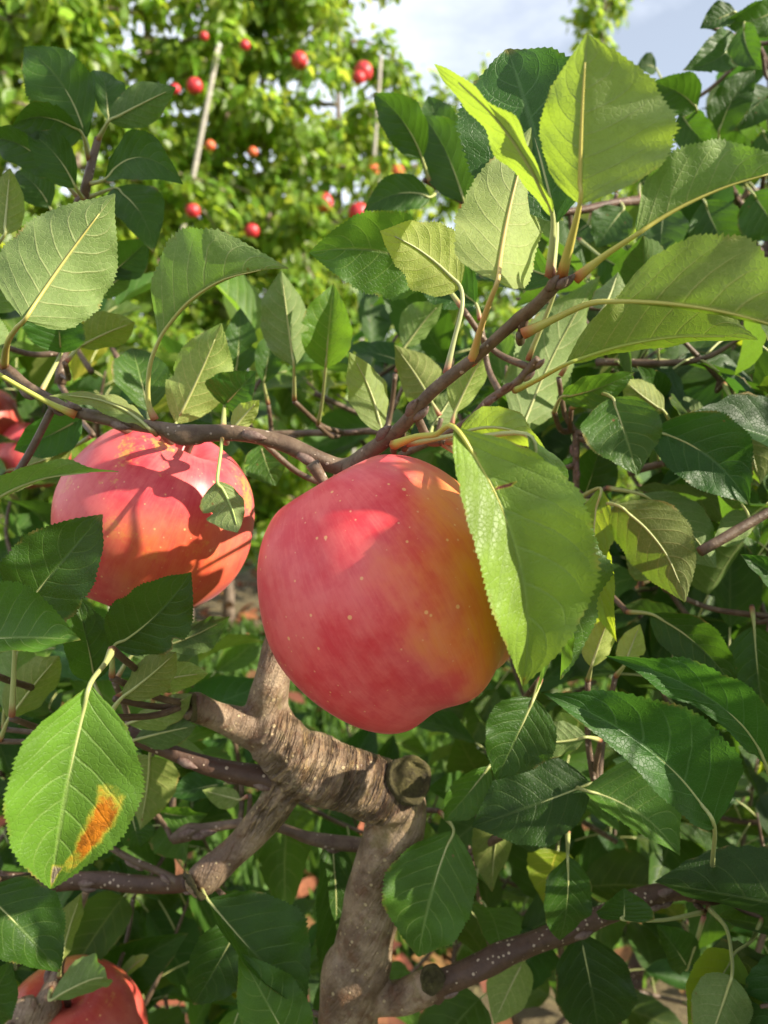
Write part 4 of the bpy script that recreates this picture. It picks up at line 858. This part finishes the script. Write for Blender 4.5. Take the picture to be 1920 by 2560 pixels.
# ---- neighbour's boughs at upper right
for q in [((1838, 90, .50), (1706, 176, .49), 105, (1880, 80, .53), 12, -.14), ((1742, 274, .49), (1624, 206, .48), 105, (1745, 330, .52), -10, .10), ((1797, 338, .52), (1888, 176, .51), 100, (1800, 420, .56), 8, -.10),
          ((1702, 280, .50), (1778, 366, .50), 95, (1690, 272, .50), 6, .05), ((1840, 30, .50), (1750, 72, .50), 70, (1860, 60, .53), 20, 0), ((1960, 10, .50), (1805, 55, .50), 95, (1985, 60, .52), -10, -.08), ((1860, 60, .49), (1905, 175, .48), 85, (1860, 50, .53), 22, .06),
          ((1935, 230, .52), (1840, 330, .52), 110, (1950, 200, .6), 10, .05), ((1160, 505, .46), (1058, 288, .46), 145, (1160, 520, .48), -8, .06), ((1130, 410, .50), (1070, 240, .50), 110, (1160, 500, .48), 6, 0), ((1056, 398, .45), (934, 232, .44), 115, (1075, 458, .46), -10, .10),
          ((1078, 492, .45), (908, 530, .44), 100, (1100, 470, .47), 14, .12), ((1530, 420, .52), (1610, 310, .52), 120, (1540, 480, .52), 6, 0), ((1600, 460, .53), (1720, 400, .53), 110, (1600, 500, .53), -10, .06), ((1560, 520, .50), (1490, 620, .50), 110, (1550, 505, .52), 8, 0),
          ((1660, 520, .50), (1650, 690, .49), 130, (1640, 500, .55), 8, 0), ((1760, 500, .50), (1840, 660, .50), 140, (1740, 490, .58), -8, .04), ((1500, 640, .46), (1600, 690, .46), 110, (1450, 600, .50), 16, 0), ((1880, 480, .48), (1960, 600, .48), 140, (1870, 470, .6), 0, 0),
          ((1640, 390, .60), (1560, 340, .60), 110, (1700, 440, .58), 0, 0), ((1850, 420, .62), (1760, 360, .62), 120, (1870, 480, .65), 0, .05), ((1905, 330, .60), (1960, 420, .60), 120, (1890, 400, .65), 0, 0), ((1220, 420, .42), (1180, 385, .42), 60, (1230, 470, .45), 0, 0),
          ((1640, 170, .62), (1590, 170, .62), 60, (1690, 270, .6), 30, .1), ((1470, 560, .52), (1420, 600, .52), 110, (1480, 530, .52), 20, 0)]:
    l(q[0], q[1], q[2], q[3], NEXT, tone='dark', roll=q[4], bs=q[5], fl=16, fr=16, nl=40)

# ------------------------------------------------------------------ denser foliage behind: leafy shoots of the two near trees; unseen shade foliage added
LIT = [at(*p) for p in [(1165, 1180, .224), (1185, 1260, .222), (1200, 1330, .221), (1225, 1480, .22), (1250, 1610, .222), (1215, 1400, .22), (1235, 1550, .22), (1270, 1670, .225), (1350, 1180, .24), (1420, 1350, .245), (1400, 1550, .245), (1310, 600, .248), (1330, 480, .25), (1420, 300, .225), (1560, 300, .22), (1600, 430, .22),
    (1740, 640, .225), (1860, 660, .22), (1750, 560, .228), (1840, 420, .222), (1560, 880, .285), (1700, 860, .28), (1380, 880, .40), (1450, 800, .40), (900, 960, .355), (920, 1030, .357), (1010, 620, .28), (600, 640, .30), (500, 650, .30), (240, 560, .28), (150, 620, .28),
    (80, 1850, .238), (60, 2000, .238), (130, 2050, .238), (740, 1890, .356), (820, 1900, .36), (900, 1930, .365), (960, 1960, .37), (1000, 2060, .385), (980, 2180, .39), (960, 2280, .39), (600, 1350, .345), (570, 1420, .345), (520, 1480, .35), (600, 1240, .345), (580, 1160, .35), (470, 1220, .328), (420, 1250, .325),
    (1390, 1835, .357), (1840, 1310, .365), (1610, 1400, .40), (1100, 2180, .38), (1580, 1060, .348), (1600, 1850, .265), (1720, 1650, .285), (850, 2300, .43), (1400, 2220, .365), (1780, 1480, .34), (1860, 1220, .35), (460, 950, .355), (1180, 980, .375), (740, 780, .41), (100, 1250, .29), (1720, 1480, .34),
    (430, 1790, .35), (560, 2080, .384), (1250, 1050, .26), (280, 1240, .29), (1650, 2120, .355), (460, 1720, .335)]]
def blocks(p, r=.035):
    for q in LIT:
        e = p - q; t = e.dot(SUN)
        if t > .09 and (e - SUN * t).length < r: return True
    return False
def shoot(tree, p0, p1, n, size, seed, clear=.035):
    r = random.Random(seed)
    a0, a1 = at(*p0), at(*p1); d = a1 - a0
    mid = a0.lerp(a1, .5) + Vector((r.gauss(0, .01), r.gauss(0, .01), -.006))
    v, f, uv = tube([(a0, .0022), (mid, .0017), (a1, .0008)], 14, 7, .08, seed); tree.tw.add(v, f, uv); note([(a0, .002), (mid, .0017), (a1, .0008)])
    dn = d.normalized(); ang = r.uniform(0, 6.28)
    X = dn.cross(Vector((0, 0, 1))).normalized(); Yv = dn.cross(X)
    for k in range(n):
        t = (k + .6 + r.uniform(-.3, .3)) / n; ang += 2.4
        b = a0.lerp(mid, t * 2) if t < .5 else mid.lerp(a1, t * 2 - 1)
        out = X * math.cos(ang) + Yv * math.sin(ang)
        ax = (dn * .5 + out + Vector((r.gauss(0, .25), r.gauss(0, .25), r.gauss(-.15, .3)))).normalized()
        pl = r.uniform(.014, .028); B = b + (ax + Vector((0, 0, .25))).normalized() * pl
        if blocks(B + ax * size * .45, clear): continue  # foliage thinned so that chosen spots stay sunlit
        N = Vector((r.gauss(0, .45) + .15, r.gauss(-.35, .45), 1)); N = (N - ax * N.dot(ax)).normalized()
        L = size * r.uniform(.7, 1.2)
        v, f, uv, rib = leaf_frame(B, (ax + Vector((0, 0, -.2))).normalized(), N, L, L * r.uniform(.5, .66), rad(r.uniform(12, 42)), rad(r.uniform(12, 42)), r.uniform(0, .08), r.uniform(-.06, .06), -r.uniform(0, .12), .1, .1, 20, 3, True, .014, seed * 31 + k)
        tn = TONES[r.choice(['dark', 'mid', 'mid', 'olive', 'light', 'blue', 'dark']) if r.random() > .03 else 'yellow']; j = r.uniform(.8, 1.15) * (.78 if tree is NEXT else 1)  # neighbour's leaves tinted darker to stand in for deep shade
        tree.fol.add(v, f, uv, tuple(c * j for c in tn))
        pv, pf, puv = tube([(b, .0007), (b.lerp(B, .5) + Vector((0, 0, .001)), .0006), (B, .0006)], 4, 5); tree.fol_p.add(pv, pf, [(.5, .5)] * len(pv))
for T in (MAIN, NEXT): T.fol_p = MB()
rs = random.Random(42)
def region(tree, x0, x1, y0, y1, d0, d1, n, size=.066, per=6, ln=(.06, .13)):
    for k in range(n):
        px, py, dd = rs.uniform(x0, x1), rs.uniform(y0, y1), rs.uniform(d0, d1)
        L = rs.uniform(*ln) / dd * FPX; a = rs.uniform(-2.6, -.5) if rs.random() < .7 else rs.uniform(0, 6.28)
        shoot(tree, (px - math.cos(a) * L / 2, py - math.sin(a) * L / 2, dd), (px + math.cos(a) * L / 2, py + math.sin(a) * L / 2, dd + rs.uniform(-.05, .05)), per + rs.randint(-1, 2), size, rs.randint(0, 99999))
region(MAIN, -80, 420, 780, 1120, .50, .85, 8)
region(MAIN, 420, 900, 930, 1080, .60, .95, 6)
region(MAIN, 880, 1330, 860, 1120, .52, .85, 10)
region(MAIN, 440, 860, 1720, 2320, .62, 1.0, 5)
region(NEXT, 1330, 1960, 640, 1180, .46, .62, 9)
region(NEXT, 1330, 2000, 680, 1240, .55, 1.0, 26)
region(NEXT, 1300, 2000, 1240, 1900, .48, .95, 24)
region(NEXT, 1150, 2000, 1900, 2600, .50, .95, 26)
region(MAIN, 880, 1300, 1800, 2600, .55, .9, 9)
region(MAIN, -100, 420, 1700, 2200, .46, .8, 12)
region(MAIN, -100, 330, 2200, 2620, .52, .8, 8)
region(MAIN, 300, 860, 2400, 2620, .55, .85, 6)
region(MAIN, -80, 180, 1120, 1700, .48, .75, 7)
region(NEXT, 1700, 2000, 300, 700, .65, 1.0, 7)
# unseen foliage added past the right edge of the view to cast shade
region(NEXT, 2060, 2900, 800, 2700, .30, .9, 40)
# leaf clusters added out of view, sunward of chosen targets, to throw dappled shade
def shade_clump(px, py, d, dist, n=7, size=.07, wide=.05, clear=.035):
    c = at(px, py, d) + SUN * dist
    q = (SUN + Vector((rs.uniform(-.35, .35), rs.uniform(-.35, .35), rs.uniform(-.35, .35)))).normalized() * wide
    v0, v1 = c - q, c + q
    def back(p): r = p - CAMP; dd = r.dot(F_); return (960 + r.dot(R_) / dd * FPX, 1280 - r.dot(U_) / dd * FPX, dd)
    shoot(NEXT, back(v0), back(v1), n, size, rs.randint(0, 99999), clear)
for px, py, d in [(960, 1330, .255), (860, 1420, .258), (960, 1500, .25), (1000, 1180, .28), (1040, 1640, .265), (1010, 1420, .25), (900, 1600, .26), (800, 1300, .275), (1120, 1180, .28), (1060, 1290, .26), (1180, 1640, .28), (1100, 1640, .265), (1200, 1690, .285), (1240, 1610, .285), (1050, 1740, .275), (1130, 1560, .262)]:
    shade_clump(px, py, d, rs.uniform(.40, .50), 12, .062, .035, .030)
for px, py, d in [(1140, 1190, .275), (1060, 1150, .285), (1170, 1300, .27), (1090, 1250, .26), (1230, 1650, .29), (1000, 1200, .27), (1130, 1400, .26), (120, 1420, .30), (380, 1520, .30), (200, 1500, .30), (330, 1420, .32), (620, 2350, .38), (500, 2420, .40), (650, 2500, .38), (80, 2330, .36), (180, 2520, .42),
                  (1300, 2000, .37), (1450, 1800, .30), (1650, 1850, .28), (1560, 2050, .35), (1700, 1750, .30), (1250, 1850, .35), (1480, 2250, .36), (1650, 2350, .38), (1450, 2450, .40), (1850, 2000, .35), (1850, 2400, .38), (1200, 2350, .39), (1080, 2250, .38),
                  (1700, 1180, .36), (1560, 1080, .35), (1850, 1600, .37), (1700, 1600, .37), (900, 2300, .40), (940, 2450, .40), (140, 300, .40), (200, 250, .40), (350, 420, .39), (100, 400, .39)]:
    shade_clump(px, py, d, rs.uniform(.42, .62), 9 if d < .292 else 7)
for D, tree, m in LEAVES: add_leaf(NEXT if D['b'][0] > 1440 and D['b'][2] >= .34 and D['b'][1] > 900 else tree, D, m)
for T in (MAIN, NEXT):
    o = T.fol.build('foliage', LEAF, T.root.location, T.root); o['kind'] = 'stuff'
    o = T.tw.build('small_twigs', TWIG, T.root.location, T.root); o['kind'] = 'stuff'
    o = T.fol_p.build('leaf_stalks', PET, T.root.location, T.root); o['kind'] = 'stuff'
print('named leaves', MAIN.count, NEXT.count)
